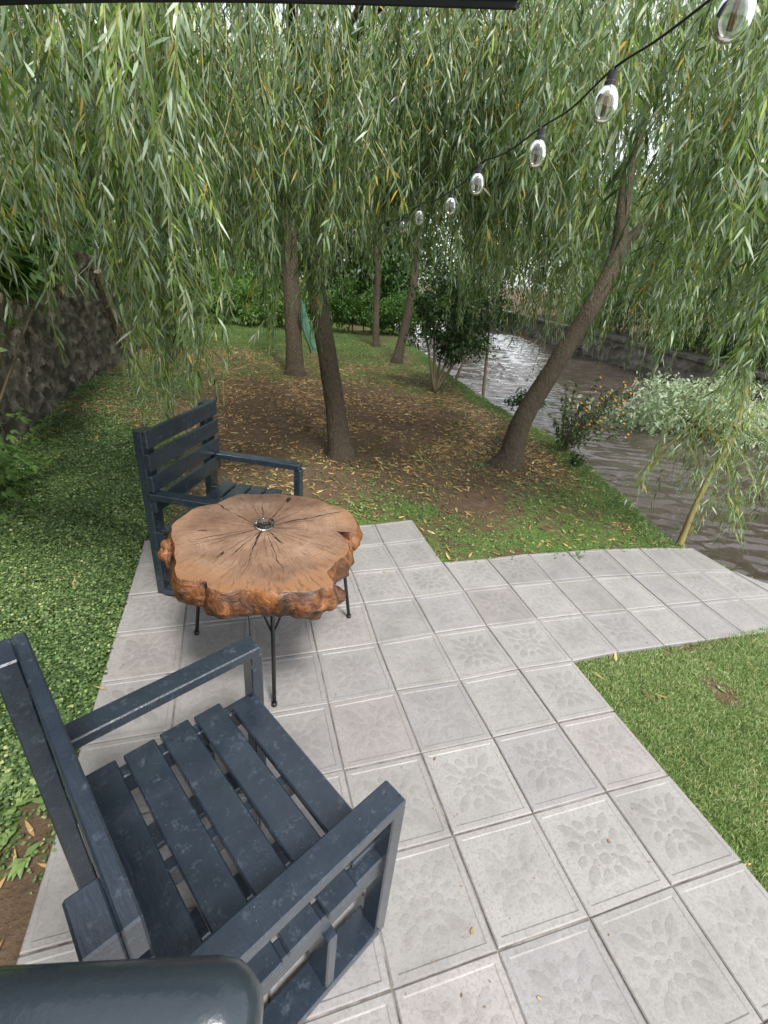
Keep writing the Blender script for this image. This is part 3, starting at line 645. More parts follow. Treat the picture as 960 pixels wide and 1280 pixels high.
cover('ground_cover', 'low dense clover like ground cover left of the patio', 400000, (-3.6, -1.9), (-4.2, 5.5), lambda x, y: outp(x, y)*np.clip(green(x, y)*1.5-.3, 0, 1)*np.where(y > 1, .6, 1)*np.where(fbm(x*4, y*4, 77) > .36, 1, .35), f_clover, M['clover'])
def f_grass(q, x, y, z):
    n_ = len(x); P = np.stack([x, y, z], 1); D = unit(np.stack([rng.normal(0, .45, n_), rng.normal(0, .45, n_), np.ones(n_)], 1)); th = rng.random(n_)*6.283
    sd = unit(np.cross(D, np.stack([np.cos(th), np.sin(th), np.zeros(n_)], 1))); L = rng.uniform(.018, .045, n_)*(.7+.6*fbm(x*3, y*3, 5))
    blades(q, P, D, sd, L, rng.uniform(.0018, .0034, n_)*(1+.12*np.hypot(x-CAM[0], y-CAM[1])), .2, 0, np.clip(.2+.55*fbm(x*2.2, y*2.2, 41)+rng.normal(0, .28, n_), 0, 1), light=True)
cover('lawn_grass', 'short green grass right of the paved patio', 230000, (.3, 2.6), (-4.2, -1.6), lambda x, y: outp(x, y)*np.clip(green(x, y)*1.3-.1, 0, 1)*(sdist(x, y, BANK) < .1), f_grass, M['grass'])
cover('thin_grass', 'thin patchy grass and weeds under the willows', 470000, (-3.4, 3.8), (-.75, 13), lambda x, y: outp(x, y)*np.clip(green(x, y)*1.15-.18, 0, 1)*(fbm(x*3.4, y*3.4, 87) > np.where(y < 1.4, .30, .36))*np.where(y > 4, .55, 1)*(sdist(x, y, BANK) < .35), lambda q, x, y, z: (f_grass(q, x[::2], y[::2], z[::2]), f_clover(q, x[1::2], y[1::2], z[1::2])), M['clover'])
def f_edge(q, x, y, z):
    n_ = len(x); P = np.stack([x, y, z], 1); D = unit(np.stack([rng.normal(.25, .4, n_), rng.normal(0, .4, n_), np.ones(n_)], 1)); sd = unit(np.cross(D, rdir(n_)))
    L = rng.uniform(.03, .07, n_); blades(q, P, D, sd, L, .006, .3, 0, np.clip(.65+rng.normal(0, .2, n_), 0, 1), light=True)
cover('bank_grass', 'bright fresh grass tufts along the river bank edge', 120000, (1.9, 3.9), (-1.2, 10), lambda x, y: outp(x, y)*np.exp(-((sdist(x, y, BANK)+.08)/.13)**2), f_edge, M['clover'])
def f_litter(q, x, y, z):
    n_ = len(x); P = np.stack([x, y, z+.004+rng.random(n_)*.012], 1); th = rng.random(n_)*6.283; D = unit(np.stack([np.cos(th), np.sin(th), rng.normal(0, .1, n_)], 1))
    sd = unit(np.cross(D, np.stack([rng.normal(0, .3, n_), rng.normal(0, .3, n_), np.ones(n_)], 1)))
    L = rng.uniform(.045, .105, n_); blades(q, P, D, sd, L, L*rng.uniform(.14, .24, n_), .04, 0, rng.beta(1.6, 2.0, n_), fold=.15)
lden = lambda x, y: outp(x, y)*np.clip(np.where((x < -2) & (y < 2.2), .10+.25*sst(0, 2.2, y), np.where((y < -1.6), .05, .25+.75*sst(.2, 1.8, y)*sst(9.5, 6.5, y))), 0, 1)*np.clip(2.8*fbm(x*2.6, y*2.6, 15)-.8, .12, 1)
cover('fallen_leaves', 'tan and yellow fallen willow leaves scattered on the soil', 85000, (-3.4, 3.0), (-4, 11), lambda x, y: lden(x, y)*(sdist(x, y, BANK) < .05), f_litter, M['litter'])
def f_weed(q, x, y, z):
    n_ = len(x)
    for k in range(5):
        th = rng.random(n_)*6.283; P = np.stack([x, y, z+.006], 1); D = unit(np.stack([np.cos(th), np.sin(th), rng.uniform(.05, .6, n_)], 1)); sd = unit(np.cross(D, np.array([[0, 0, 1.]])))
        L = rng.uniform(.018, .042, n_); blades(q, P, D, sd, L, L*.42, .3, 0, np.clip(rng.normal(.72, .15, n_), 0, 1), fold=-.1)
cover('lawn_weeds', 'small flat broad leaved weeds dotted through the grass', 5200, (-3.3, 3), (-4.2, 4), lambda x, y: outp(x, y)*np.clip(green(x, y), 0, 1)*(fbm(x*2.4, y*2.4, 99) > .48)*(sdist(x, y, BANK) < 0), f_weed, M['clover'])
q = MB()
for k in range(260):
    x, y = rng.uniform(-3.2, 2.6), rng.uniform(-1.4, 6); 
    if inpatio(x, y, .05) or sdist(np.array(x), np.array(y), BANK) > -.1: continue
    z = float(gh(np.array([x]), np.array([y]))[0])+.008; a_ = rng.random()*6.28; L_ = rng.uniform(.05, .22); d_ = np.array([math.cos(a_), math.sin(a_), 0])*L_; add_tube(q, [(x, y, z), np.array([x, y, z+.006])+d_*.5+rng.normal(0, .006, 3)*[1, 1, 0], np.array([x, y, z])+d_], [.0025, .002, .001], seg=4, sub=1)
tag(q.build('fallen_twigs', M['twig']), 'thin dry fallen twigs among the leaves under the willows', 'fallen twigs', kind='stuff')
def f_crumb(q, x, y, z):
    n_ = len(x); th = rng.random(n_)*6.283; D = unit(np.stack([np.cos(th), np.sin(th), rng.normal(0, .12, n_)], 1)); sd = unit(np.cross(D, np.array([[.05, .1, 1.]])))
    L = rng.uniform(.003, .010, n_)*np.where(rng.random(n_) < .06, 2.6, 1); blades(q, np.stack([x, y, np.full(n_, .0035)], 1), D, sd, L, L*.45, .05, 0, rng.beta(1.2, 2.5, n_), fold=.15)
cover('leaf_crumbs', 'tiny brown leaf crumbs and soil specks on the paving', 2600, (-2.0, 2.2), (-4, 0), lambda x, y: inpatio(x, y, -.08)*np.clip(3*fbm(x*3, y*3, 33)-1.1, .05, 1)*np.where(inpatio(x, y, -.5), .45, 1), f_crumb, M['litter'])
# larger weeds in the lower left
q = MB(); 
for (u, v) in ((20, 1010), (42, 985), (60, 1005), (12, 1050), (75, 980), (30, 1075), (8, 985)):
    p = at(u, v, -.01)
    for k in range(9):
        th = rng.random()*6.28; D = unit(np.array([[math.cos(th), math.sin(th), rng.uniform(.1, .7)]])); sd = unit(np.cross(D, np.array([[0, 0, 1.]])))
        blades(q, np.array([p+[0, 0, .01]]), D, sd, rng.uniform(.04, .075), rng.uniform(.018, .028), .35, 0, np.array([rng.uniform(.6, .98)]), fold=-.1)
tag(q.build('broadleaf_weeds', M['clover']), 'broad leaved light green weeds beside the patio edge', 'weeds', kind='stuff')
# single fallen leaves on the paving
for (u, v, lb, sz, co_) in ((475, 665, 0, 0, 0),):
    pass
lv = [(134, 861, .06, 'curled yellow brown leaf on the paving under the near chair arm'), (478, 715, .035, 'small dark curled leaf on the paving right of the table'), (722, 695, .07, 'small green sprig lying on the river side path'), (490, 800, .02, None)]
for u, v, L_, lb in lv[:3]:
    p = at(u, v, .004); q = MB(); nn_ = 1 if 'sprig' not in lb else 7
    for k in range(nn_):
        th = rng.random()*6.28; D = unit(np.array([[math.cos(th), math.sin(th), .12]])); sd = unit(np.cross(D, np.array([[.1, .2, 1.]])))
        blades(q, np.array([[0, 0, .001+.001*k]]), D, sd, L_, L_*.2, -.1, 0, np.array([.7 if nn_ == 1 else .6]), fold=.2)
    tag(q.build('leaf', M['litter'] if nn_ == 1 else M['clover'], loc=p), lb, 'leaf')

# ------------------------------------------------------------ trees
def strand_set(q, starts, ends, spacing, lr, wr, rbias=0., light=False, stem=.0015):
    """hanging willow twigs from starts to ends with leaves all along"""
    Ps = []; Ds = []; Ls = []; Rs = []; Ws = []
    starts = list(starts); ends = list(ends)
    if spacing < .04:                       # short side twigs
        for s_, e_ in list(zip(starts, ends)):
            for _ in range(rng.integers(1, 4)):
                t = rng.uniform(.25, .92); hz = (e_-s_)*[1, 1, 0]; p = s_+(1-(1-t)**2.2)*hz; p[2] = s_[2]+(e_[2]-s_[2])*t
                a_ = rng.random()*6.283; l_ = rng.uniform(.15, .38); starts.append(p); ends.append(p+[math.cos(a_)*l_*.45, math.sin(a_)*l_*.45, -l_])
    for s_, e_ in zip(starts, ends):
        Lg = np.linalg.norm(e_-s_); n_ = max(5, int(Lg/.13)); t = np.linspace(0, 1, n_+1)
        hz = (e_-s_)*[1, 1, 0]; path = s_+np.outer(1-(1-t)**2.2, hz); path[:, 2] = s_[2]+(e_[2]-s_[2])*t
        path[:, 0] += min(.05, .06*Lg)*(np.sin(t*rng.uniform(3, 9)+(p0_ := rng.random()*6))-math.sin(p0_))*t; path[:, 1] += min(.05, .06*Lg)*(np.sin(t*rng.uniform(3, 9)+(p0_ := rng.random()*6))-math.sin(p0_))*t
        Vt, Ft, _ = tube(path, np.linspace(stem*1.6, stem*.6, n_+1), seg=3, sub=1); q.add(Vt, Ft, 1, rng.random())
        m_ = int(Lg/spacing); tt_ = (np.arange(m_)+rng.random(m_)*.8)/m_; tt_ = tt_[tt_ < 1]; m_ = len(tt_)
        pp = np.stack([np.interp(tt_, t, path[:, k]) for k in range(3)], 1)
        tg = unit(np.stack([np.interp(tt_, t, np.gradient(path[:, k])) for k in range(3)], 1))
        az = np.arange(m_)*2.4+rng.random()*6+rng.normal(0, .5, m_); lat = np.stack([np.cos(az), np.sin(az), np.zeros(m_)], 1)
        an = np.clip(rng.normal(.66, .30, m_), .10, 1.5)[:, None]*(1-.45*tt_[:, None]**3)
        Ps.append(pp); Ds.append(unit(tg*np.cos(an)+lat*np.sin(an)+[0, 0, -.12])); taper = 1-.45*np.clip((tt_-.8)/.2, 0, 1)
        Ls.append(rng.uniform(*lr, m_)*taper); Ws.append(rng.uniform(*wr, m_)*taper)
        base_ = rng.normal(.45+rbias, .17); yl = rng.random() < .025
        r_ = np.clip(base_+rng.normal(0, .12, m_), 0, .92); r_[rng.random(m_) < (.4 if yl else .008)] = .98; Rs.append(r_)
    P = np.concatenate(Ps); D = np.concatenate(Ds); L = np.concatenate(Ls); Wd = np.concatenate(Ws); R_ = np.concatenate(Rs)
    sd = unit(np.cross(D, rdir(len(P)))); blades(q, P, D, sd, L, Wd, .16, 0, R_, fold=.12, light=light)
TRC = [np.array([(635, 579), (655, 522), (700, 447), (744, 375), (772, 315), (782, 240), (792, 190)]), np.array([(426, 569), (415, 480), (403, 410)]), np.array([(369, 467), (366, 400), (362, 330), (361, 285)])]
CORD = np.array([(890, 0, .85), (755, 115, 1.15), (755, 140, 1.15), (670, 185, 1.5), (670, 200, 1.5), (596, 232, 1.9), (562, 258, 2.3), (523, 273, 2.7), (503, 285, 3.2), (484, 290, 3.8), (443, 291, 5.6), (429, 287, 6.6)])
def pdist(px, A):
    best = 1e9
    for a_, b_ in zip(A[:-1], A[1:]):
        ab = b_[:2]-a_[:2]; t = np.clip(((px-a_[:2])@ab)/(ab@ab), 0, 1); best = min(best, float(np.hypot(*(px-a_[:2]-t*ab))))
    return best
def blocked(s_, e_):
    """a strand that would hang in front of a trunk or of the string of bulbs"""
    for t in np.linspace(.0, 1, 16):
        p = s_*(1-t)+e_*t-CAM; z = p@FW
        if z < 1.35: return True
        px = np.array([480+FPX*(p@RT)/z, 640-FPX*(p@UP)/z])
        for A, dm, w_ in zip(TRC, (5.5, 5.0, 8.6), (19, 13, 13)):
            if z < dm and pdist(px, A) < w_*(5.4/max(z, 3.)) and rng.random() < .5: return True
        if z < 2.0 and -30 < px[1] and 250 < px[0] < 860: return True
        if px[0] > 420:
            i_ = int(np.argmin(np.hypot(CORD[:, 0]-px[0], CORD[:, 1]-px[1])))
            if z < CORD[i_, 2]+.15 and z < 4.2 and pdist(px, CORD) < 42/max(z, 1): return True
    return False
def curtain(u0, u1, d0, d1, v0, v1, n_, top=(2.7, 3.4), cl=3, spread=.07):
    """clusters of strands whose lower ends show between columns u0..u1 and rows v0..v1 at depths d0..d1"""
    st = []; en = []
    for _ in range(n_):
        u, d, v = rng.uniform(u0, u1), rng.uniform(d0, d1), rng.uniform(v0, v1); e = atd(u, v, d)
        off = rng.normal(0, .09, 2)+FW[:2]*rng.uniform(0, .15)
        for k in range(rng.integers(1, cl+1)):
            ek = e+np.array([*rng.normal(0, spread, 2), rng.normal(.05, .14)]); ek[2] = max(ek[2], .35)
            zt = max(ek[2]+.5, rng.uniform(*top)); sk = np.array([ek[0]+off[0]+rng.normal(0, .05), ek[1]+off[1]+rng.normal(0, .05), zt]); 
            if not blocked(sk, ek): st.append(sk); en.append(ek)
    return st, en
def trunk_mesh(name, par, pts, rad, seg=18, base=None, m_='bark'):
    pts = [np.array(p) for p in pts]; rad = list(rad); up_ = unit(pts[2]-pts[1])
    pts = pts[:2]+[pts[1]+up_*.14]+pts[2:]; rad = [rad[0]*1.45, rad[1]*1.30, rad[1]*1.0]+rad[2:]
    q = MB(); pts = [p-base for p in pts]; add_tube(q, pts, rad, seg=seg, sub=6, rough=.07, seed=int(abs(pts[1][0])*50) % 50)
    return q.build(name, M[m_], par, smooth=True)
def limbs(par, base, frm, targets, r0=.05):
    for k, t_ in enumerate(targets):
        q = MB(); a_ = np.array(frm); t_ = np.array(t_); mid = a_*.55+t_*.45; mid[2] = max(a_[2], t_[2])+.25; mid2 = a_*.2+t_*.8; mid2[2] = t_[2]+.22
        add_tube(q, [a_-base, (a_*.8+mid*.2)-base, mid-base, mid2-base, t_-base], [r0, r0*.85, r0*.6, r0*.35, r0*.12], seg=8, sub=4, rough=.06); q.build('branch', M['bark'], par, smooth=True)
def crown(par, base, sets, name='crown', light=False, spacing=.03, lr=(.075, .125), wr=(.009, .0145), rb=0., extra=None):
    q = MB()
    for s_ in sets:
        (st, en), sp, lr_, wr_, rb_, li = s_
        if not st: continue
        strand_set(q, [p-base for p in st], [p-base for p in en], sp, lr_, wr_, rb_, li)
    return q.build(name, [M['willow'], M['willow_stem']], par)
def upper(cx, cy, r, z0, z1, n_):
    st = []; en = []
    for _ in range(n_):
        a_ = rng.random()*6.283; rr = r*math.sqrt(rng.random()); z = rng.uniform(z0, z1)-(rr/r)**2*.8
        s_ = np.array([cx+rr*math.cos(a_), cy+rr*math.sin(a_), z]); e_ = s_+[rng.normal(0, .2), rng.normal(0, .2), -rng.uniform(.8, 1.5)]
        if math.hypot(s_[0]-CAM[0], s_[1]-CAM[1]) < 3.6 or (e_-CAM)@FW < 2.6: continue
        st.append(s_); en.append(e_)
    return st, en
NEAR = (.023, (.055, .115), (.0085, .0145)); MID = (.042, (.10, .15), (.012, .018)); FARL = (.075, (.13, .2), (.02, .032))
def SS(c, k, rb=0., li=False): return (c, k[0], k[1], k[2], rb, li)  # leaf tone shift; deeper strands mostly darker, shade put into the leaf colour
WG = 'weeping willows on the lawn'
# willow in the middle of the lawn
bA = at(426, 569); tA = empty('willow_tree', bA, label='leaning brown willow trunk standing nearest the table on the leaf strewn lawn', cat='willow tree', group=WG)
pA = [bA-[0, 0, .15], bA, atd(415, 480, 5.12), atd(398, 380, 5.1), atd(384, 280, 5.15), atd(372, 180, 5.2), atd(366, 60, 5.3), atd(366, -60, 5.4)]
trunk_mesh('trunk', tA, pA, [.16, .125, .105, .098, .09, .08, .07, .05], base=bA)
hub = pA[6]
limbs(tA, bA, pA[5], [(-2.4, -1.0, 3.3), (-1.2, -.6, 3.5), (-.4, -.4, 3.4), (.5, .4, 3.5), (-2.9, .6, 3.3), (-1.5, 1.8, 3.8), (.6, 2.2, 3.8)])
crown(tA, bA, [
    SS(curtain(-70, 165, 1.55, 2.3, 180, 330, 26), NEAR, .12), SS(curtain(-60, 185, 2.0, 3.2, 240, 360, 50), NEAR, .08),
    SS(curtain(172, 262, 2.5, 3.4, 410, 535, 24, cl=3), NEAR, .10), SS(curtain(165, 300, 1.9, 3.2, 180, 390, 34), NEAR, .10),
    SS(curtain(262, 480, 2.6, 4.6, 160, 350, 165), NEAR, -.08), SS(curtain(325, 345, 3.2, 3.6, 440, 462, 2, cl=2, spread=.03), NEAR, .08), SS(curtain(378, 398, 3.8, 4.4, 400, 440, 3, cl=2, spread=.03), NEAR, .1),
    SS(curtain(340, 470, 3.6, 4.8, 310, 385, 34), NEAR, .02), SS(curtain(470, 660, 2.9, 4.8, 90, 330, 140), NEAR, -.12),
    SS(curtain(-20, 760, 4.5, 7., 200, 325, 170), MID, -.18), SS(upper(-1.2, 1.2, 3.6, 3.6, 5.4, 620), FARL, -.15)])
# dark willow behind it
bB = at(369, 467); tB = empty('willow_tree', bB, label='dark upright willow trunk directly behind the leaning middle one, with a teal cloth', cat='willow tree', group=WG)
pB = [bB-[0, 0, .2], bB, atd(366, 400, 8.75), atd(362, 330, 8.7), atd(360, 250, 8.7), atd(364, 150, 8.8), atd(370, 40, 9)]
trunk_mesh('trunk', tB, pB, [.2, .165, .15, .15, .15, .13, .09], base=bB)
limbs(tB, bB, pB[4], [(-2.5, 5, 4.4), (1, 4.5, 4.6), (-1.5, 7.5, 4.8), (1.2, 7.5, 4.6)])
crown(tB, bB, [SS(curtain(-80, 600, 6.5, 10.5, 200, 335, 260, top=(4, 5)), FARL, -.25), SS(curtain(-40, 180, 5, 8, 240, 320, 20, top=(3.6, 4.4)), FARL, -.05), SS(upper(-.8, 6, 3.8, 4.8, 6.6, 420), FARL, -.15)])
# leaning willow on the bank
bC = at(635, 579); tC = empty('willow_tree', bC, label='willow with a reddish trunk leaning right over the river bank', cat='willow tree', group=WG)
pC = [bC-[.06, 0, .15], bC, atd(655, 522, 5.35), atd(700, 447, 5.4), atd(744, 375, 5.45), atd(772, 315, 5.5), atd(780, 250, 5.5), atd(793, 190, 5.5), atd(815, 110, 5.5), atd(845, 0, 5.5)]
trunk_mesh('trunk', tC, pC, [.18, .135, .112, .102, .095, .088, .072, .065, .055, .04], base=bC)
q = MB(); add_tube(q, [p-bC for p in (atd(772, 318, 5.5), atd(800, 285, 5.55), atd(835, 262, 5.6), atd(880, 215, 5.6), atd(930, 160, 5.6))], [.07, .055, .045, .035, .02], seg=10, sub=5, rough=.08); q.build('branch', M['bark'], tC, smooth=True)
limbs(tC, bC, pC[8], [(.6, -1, 3.4), (2.2, -1, 3.4), (3.4, .5, 3.6), (2.5, 2.8, 3.8), (.8, 2.2, 3.8)])
crown(tC, bC, [
    SS(curtain(640, 1010, 2.3, 4.2, 30, 330, 130), NEAR, .10), SS(curtain(860, 1010, 1.7, 2.6, 40, 250, 22), NEAR, .15), SS(curtain(600, 760, 2.6, 4.6, 100, 330, 90), NEAR, 0.),
    SS(curtain(790, 1010, 2.8, 4.5, 300, 460, 60), NEAR, .08), SS(curtain(880, 1010, 2.8, 4.0, 430, 560, 18), NEAR, .08),
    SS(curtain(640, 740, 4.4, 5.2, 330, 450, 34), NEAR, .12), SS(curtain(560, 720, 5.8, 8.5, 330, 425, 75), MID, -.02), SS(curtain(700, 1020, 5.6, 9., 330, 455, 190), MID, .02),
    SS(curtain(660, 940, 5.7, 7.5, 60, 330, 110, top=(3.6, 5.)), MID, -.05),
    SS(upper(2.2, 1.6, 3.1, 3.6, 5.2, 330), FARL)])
# far willows
def far_tree(u, v, pts, rad, label, sets, up_):
    b0 = at(u, v); t_ = empty('willow_tree', b0, label=label, cat='willow tree', group=WG)
    pp = [b0-[0, 0, .2], b0]+[atd(a_, c_, d_) for a_, c_, d_ in pts]; trunk_mesh('trunk', t_, pp, rad, seg=12, base=b0)
    limbs(t_, b0, pp[-2], [pp[-1]+[1.2, .5, .1], pp[-1]+[-1.2, .4, .1]])
    crown(t_, b0, sets+[SS(upper(*up_), FARL)])
far_tree(496, 452, [(507, 405, 11.2), (517, 355, 11.2), (522, 290, 11.3), (530, 200, 11.3)], [.15, .12, .1, .09, .08, .05], 'thin dark willow trunk near the river, curving right, beyond the dark bush',
         [SS(curtain(470, 640, 7.5, 12, 240, 345, 70, top=(4, 5.4)), FARL, 0)], (2.6, 7.5, 3.0, 4.6, 6, 130))
far_tree(470, 432, [(470, 390, 13.1), (472, 340, 13.1), (468, 270, 13.1), (465, 190, 13.1)], [.13, .1, .09, .08, .07, .04], 'farthest thin dark willow trunk before the back hedge',
         [SS(curtain(250, 560, 11, 14, 270, 345, 60, top=(4, 5.4)), FARL, .05)], (1.5, 11, 3.2, 4.8, 6.2, 110))
# young willow over the water at the right
bY = at(848, 684, -.05); tY = empty('willow_sapling', bY, label='young yellow stemmed willow leaning over the water past the path end', cat='sapling')
pY = [bY-[0, 0, .1], bY, atd(866, 640, 3.9), atd(890, 590, 3.85), atd(918, 540, 3.8), atd(935, 480, 3.8)]
trunk_mesh('trunk', tY, pY, [.03, .025, .022, .019, .015, .008], base=bY, seg=8, m_='youngbark')
q = MB(); st = []; en = []
for _ in range(48):
    t_ = rng.random(); s_ = atd(880+60*t_+rng.normal(0, 12), 560-110*t_, 3.8+rng.normal(0, .1)); a_ = rng.uniform(-1, 1); e_ = atd(905+a_*115, rng.uniform(560, 680)-40*abs(a_), 3.75+rng.normal(0, .25)); e_[2] = max(e_[2], -.3); st.append(s_-bY+[0, 0, .05]); en.append(e_-bY)
strand_set(q, st, en, .035, (.06, .1), (.008, .012), .12); q.build('crown', [M['willow'], M['willow_stem']], tY)

def cloud(q, c, r, n_, L, wfac=.5, rb=.5, mat_=0, shell=.55, droop=.2, light=True, lumps=7):
    c = np.array(c, float); r = np.array(r, float); K = lumps; lc = rdir(K)*rng.uniform(.35, .8, (K, 1)); lr_ = rng.uniform(.28, .5, K)
    k = rng.integers(0, K, n_); d = rdir(n_); rad = lr_[k]*(shell+(1-shell)*rng.random(n_)); P = c+(lc[k]+d*rad[:, None])*r
    D = unit(rdir(n_)+d*.5+[0, 0, -.3]); sd = unit(np.cross(D, rdir(n_))); Ls = rng.uniform(*L, n_)
    blades(q, P, D, sd, Ls, Ls*wfac, droop, mat_, np.clip(rb+.12*np.sin(k*2.4)+rng.normal(0, .2, n_), 0, 1), light=light)
# dark bush and saplings on the bank
bS = at(543, 490); t_ = empty('bush', bS, label='dark leafy multi stemmed bush on the bank before the bright water', cat='bush')
q = MB(); tips = []
for k in range(7):
    e_ = atd(rng.uniform(515, 640), rng.uniform(360, 420), rng.uniform(8, 8.9)); mid = bS*.5+e_*.5+[0, 0, .05]; add_tube(q, [np.zeros(3), mid*.55+bS*.45-bS, mid-bS, e_-bS], [.03, .022, .016, .006], seg=6, sub=3)
    for s_ in range(5): tips.append((mid*(1-s_/5)+e_*s_/5-bS)+rng.normal(0, .1, 3))
q.build('stems', M['twig'], t_, smooth=True); q = MB()
cloud(q, atd(582, 395, 8.4)-bS, (1.3, .9, .7), 4600, (.05, .09), .42, .4, light=False, lumps=16, shell=.1)
for p in tips: cloud(q, p+[0, 0, .1], (.3, .3, .25), 90, (.05, .09), .42, .4, light=False, lumps=3, shell=.1)
q.build('foliage', M['dark_leaf'], t_)
for (u, v, pts, lb, r0) in ((604, 492, [(608, 450, 8.8), (612, 400, 8.8), (614, 330, 8.8)], 'thin straight sapling at the water edge right of the dark bush', .03), (571, 471, [(582, 445, 10), (596, 405, 10), (606, 350, 10)], 'slender sapling leaning right behind the dark bush', .03)):
    b0 = at(u, v); t_ = empty('sapling', b0, label=lb, cat='sapling'); q = MB(); pp = [b0-[0, 0, .1]]+[b0]+[atd(*p) for p in pts]
    add_tube(q, [p-b0 for p in pp], [r0*1.1, r0, r0*.85, r0*.7, r0*.4], seg=8, sub=4); q.build('trunk', M['twig'], t_, smooth=True)
    q = MB(); cloud(q, pp[-1]-b0+[0, 0, -.1], (.6, .6, .6), 1200, (.06, .1), .35, .4, lumps=8, shell=.1); q.build('crown', M['dark_leaf'], t_)
# orange flowering shrub on the bank
bF = at(700, 566, -.03); t_ = empty('flowering_shrub', bF, label='low shrub with small orange flowers leaning over the water beside the leaning willow', cat='shrub')
q = MB(); lf = MB(); fls = []
for k in range(34):
    u = rng.uniform(688, 795); v = rng.uniform(478, 552)-.1*(u-700); e_ = atd(u, v, 5.75+rng.normal(0, .16)); e_[2] = max(e_[2], -.38); mid = bF*.45+e_*.55; mid[2] += .10
    add_tube(q, [np.zeros(3), mid-bF, e_-bF], [.006, .004, .002], seg=5, sub=4)
    for s_ in np.linspace(.2, 1, 17):
        p = (bF*(1-s_)**2+2*mid*s_*(1-s_)+e_*s_*s_)-bF; D = unit(rdir(2)+[0, 0, -.5]); sd = unit(np.cross(D, rdir(2)))
        blades(lf, np.array([p, p]), D, sd, rng.uniform(.04, .065, 2), .022, .2, 0, np.clip(rng.normal(.55, .2, 2), 0, 1))
    if u > 728:
        for s_ in range(2):
            p = e_-bF+rng.normal(0, .05, 3)-(e_-mid)*rng.uniform(0, .6); fl = MB(); fls.append(fl)
            for a_ in range(6):
                D = unit(np.array([[math.cos(a_*1.05), math.sin(a_*1.05)*.6-.5, .35+math.sin(a_*1.05)*.5]])); blades(fl, p[None], D, unit(np.cross(D, [[.3, -1, .4]])), .019, .012, 0, 0, rng.random(1))
q.build('stems', M['twig'], t_); lf.build('foliage', M['dark_leaf'], t_)
for fl in fls: fl.build('flower', M['flower'], t_)
bG = at(655, 520, -.05); t_ = empty('shrub', bG, label='small dark green shrub tucked behind the base of the leaning willow', cat='shrub')
q = MB(); add_tube(q, [np.zeros(3), (0, 0, .25)], [.01, .006], seg=6, sub=1); q.build('stem', M['twig'], t_)
q = MB(); cloud(q, (.05, .1, .22), (.35, .3, .3), 900, (.035, .06), .5, .4, lumps=8, light=False, shell=.2); q.build('foliage', M['dark_leaf'], t_)
bH = at(716, 583, -.03); t_ = empty('shrub', bH, label='tiny dark leafy clump at the foot of the orange flowered shrub', cat='shrub')
q = MB(); add_tube(q, [np.zeros(3), (0, 0, .08)], [.008, .005], seg=6, sub=1); q.build('stem', M['twig'], t_)
q = MB(); cloud(q, (0, 0, .08), (.17, .14, .13), 320, (.03, .05), .5, .4, lumps=6, light=False, shell=.2); q.build('foliage', M['dark_leaf'], t_)

# variegated plant on the far bank, and bank wall
fbx = np.array([(9.45, 12), (9.0, 8), (8.7, 5), (8.9, 2.4), (10, .6)])
q = MB(); L = FAR+np.array([-.12, 0])
for k in range(len(L)-1):
    a_, b2 = L[k], L[k+1]; n_ = max(2, int(np.hypot(*(b2-a_))/.35)); 
    n_ = min(n_, 60); t = np.linspace(0, 1, n_+1)
    pl = a_+(b2-a_)*t[:, None]; dn = unit(np.array([b2[1]-a_[1], a_[0]-b2[0]])); zz = np.linspace(-.9, .35, 9); V = []
    for p in pl:
        for z in zz:
            d = .10*mn.noise(Vector((p[0]*3, p[1]*3, z*4))); V.append((p[0]+dn[0]*d, p[1]+dn[1]*d, z))
    F = [[i_*9+j_, i_*9+j_+1, (i_+1)*9+j_+1, (i_+1)*9+j_] for i_ in range(n_) for j_ in range(8)]; q.add(V, F)
    V = []
    for p in pl:
        for (o_, z) in ((-.06, .33), (-.06, .43), (.5, .43), (.5, .33)): V.append((p[0]-dn[0]*0+(.5+o_ if o_ > 0 else o_), p[1], z))
    F = [[i_*4+j_, i_*4+(j_+1) % 4, (i_+1)*4+(j_+1) % 4, (i_+1)*4+j_] for i_ in range(n_) for j_ in range(4)]; q.add(V, F)
tag(q.build('embankment_wall', M['farstone'], smooth=False), 'low stone embankment wall with pale coping along the far river bank', 'wall')
bV = np.array([7.2, 3.6, -.45]); t_ = empty('variegated_shrub', bV, label='pale silvery green leafy shrub spreading over the water on the far side', cat='shrub')
q = MB()
for k in range(8):
    e_ = bV+[rng.uniform(-1.6, 1.6), rng.uniform(-1, 1), rng.uniform(.3, .9)]; add_tube(q, [(1.2, .4, -.2), ((e_-bV)*.5)+[0.6, .2, .3], e_-bV], [.025, .015, .006], seg=6, sub=3)
q.build('branches', M['twig'], t_)
q = MB(); cloud(q, (.1, .2, .35), (2.2, 1.5, .75), 9500, (.06, .12), .38, .5, lumps=34, shell=.05, light=False); q.build('foliage', M['pale_leaf'], t_)

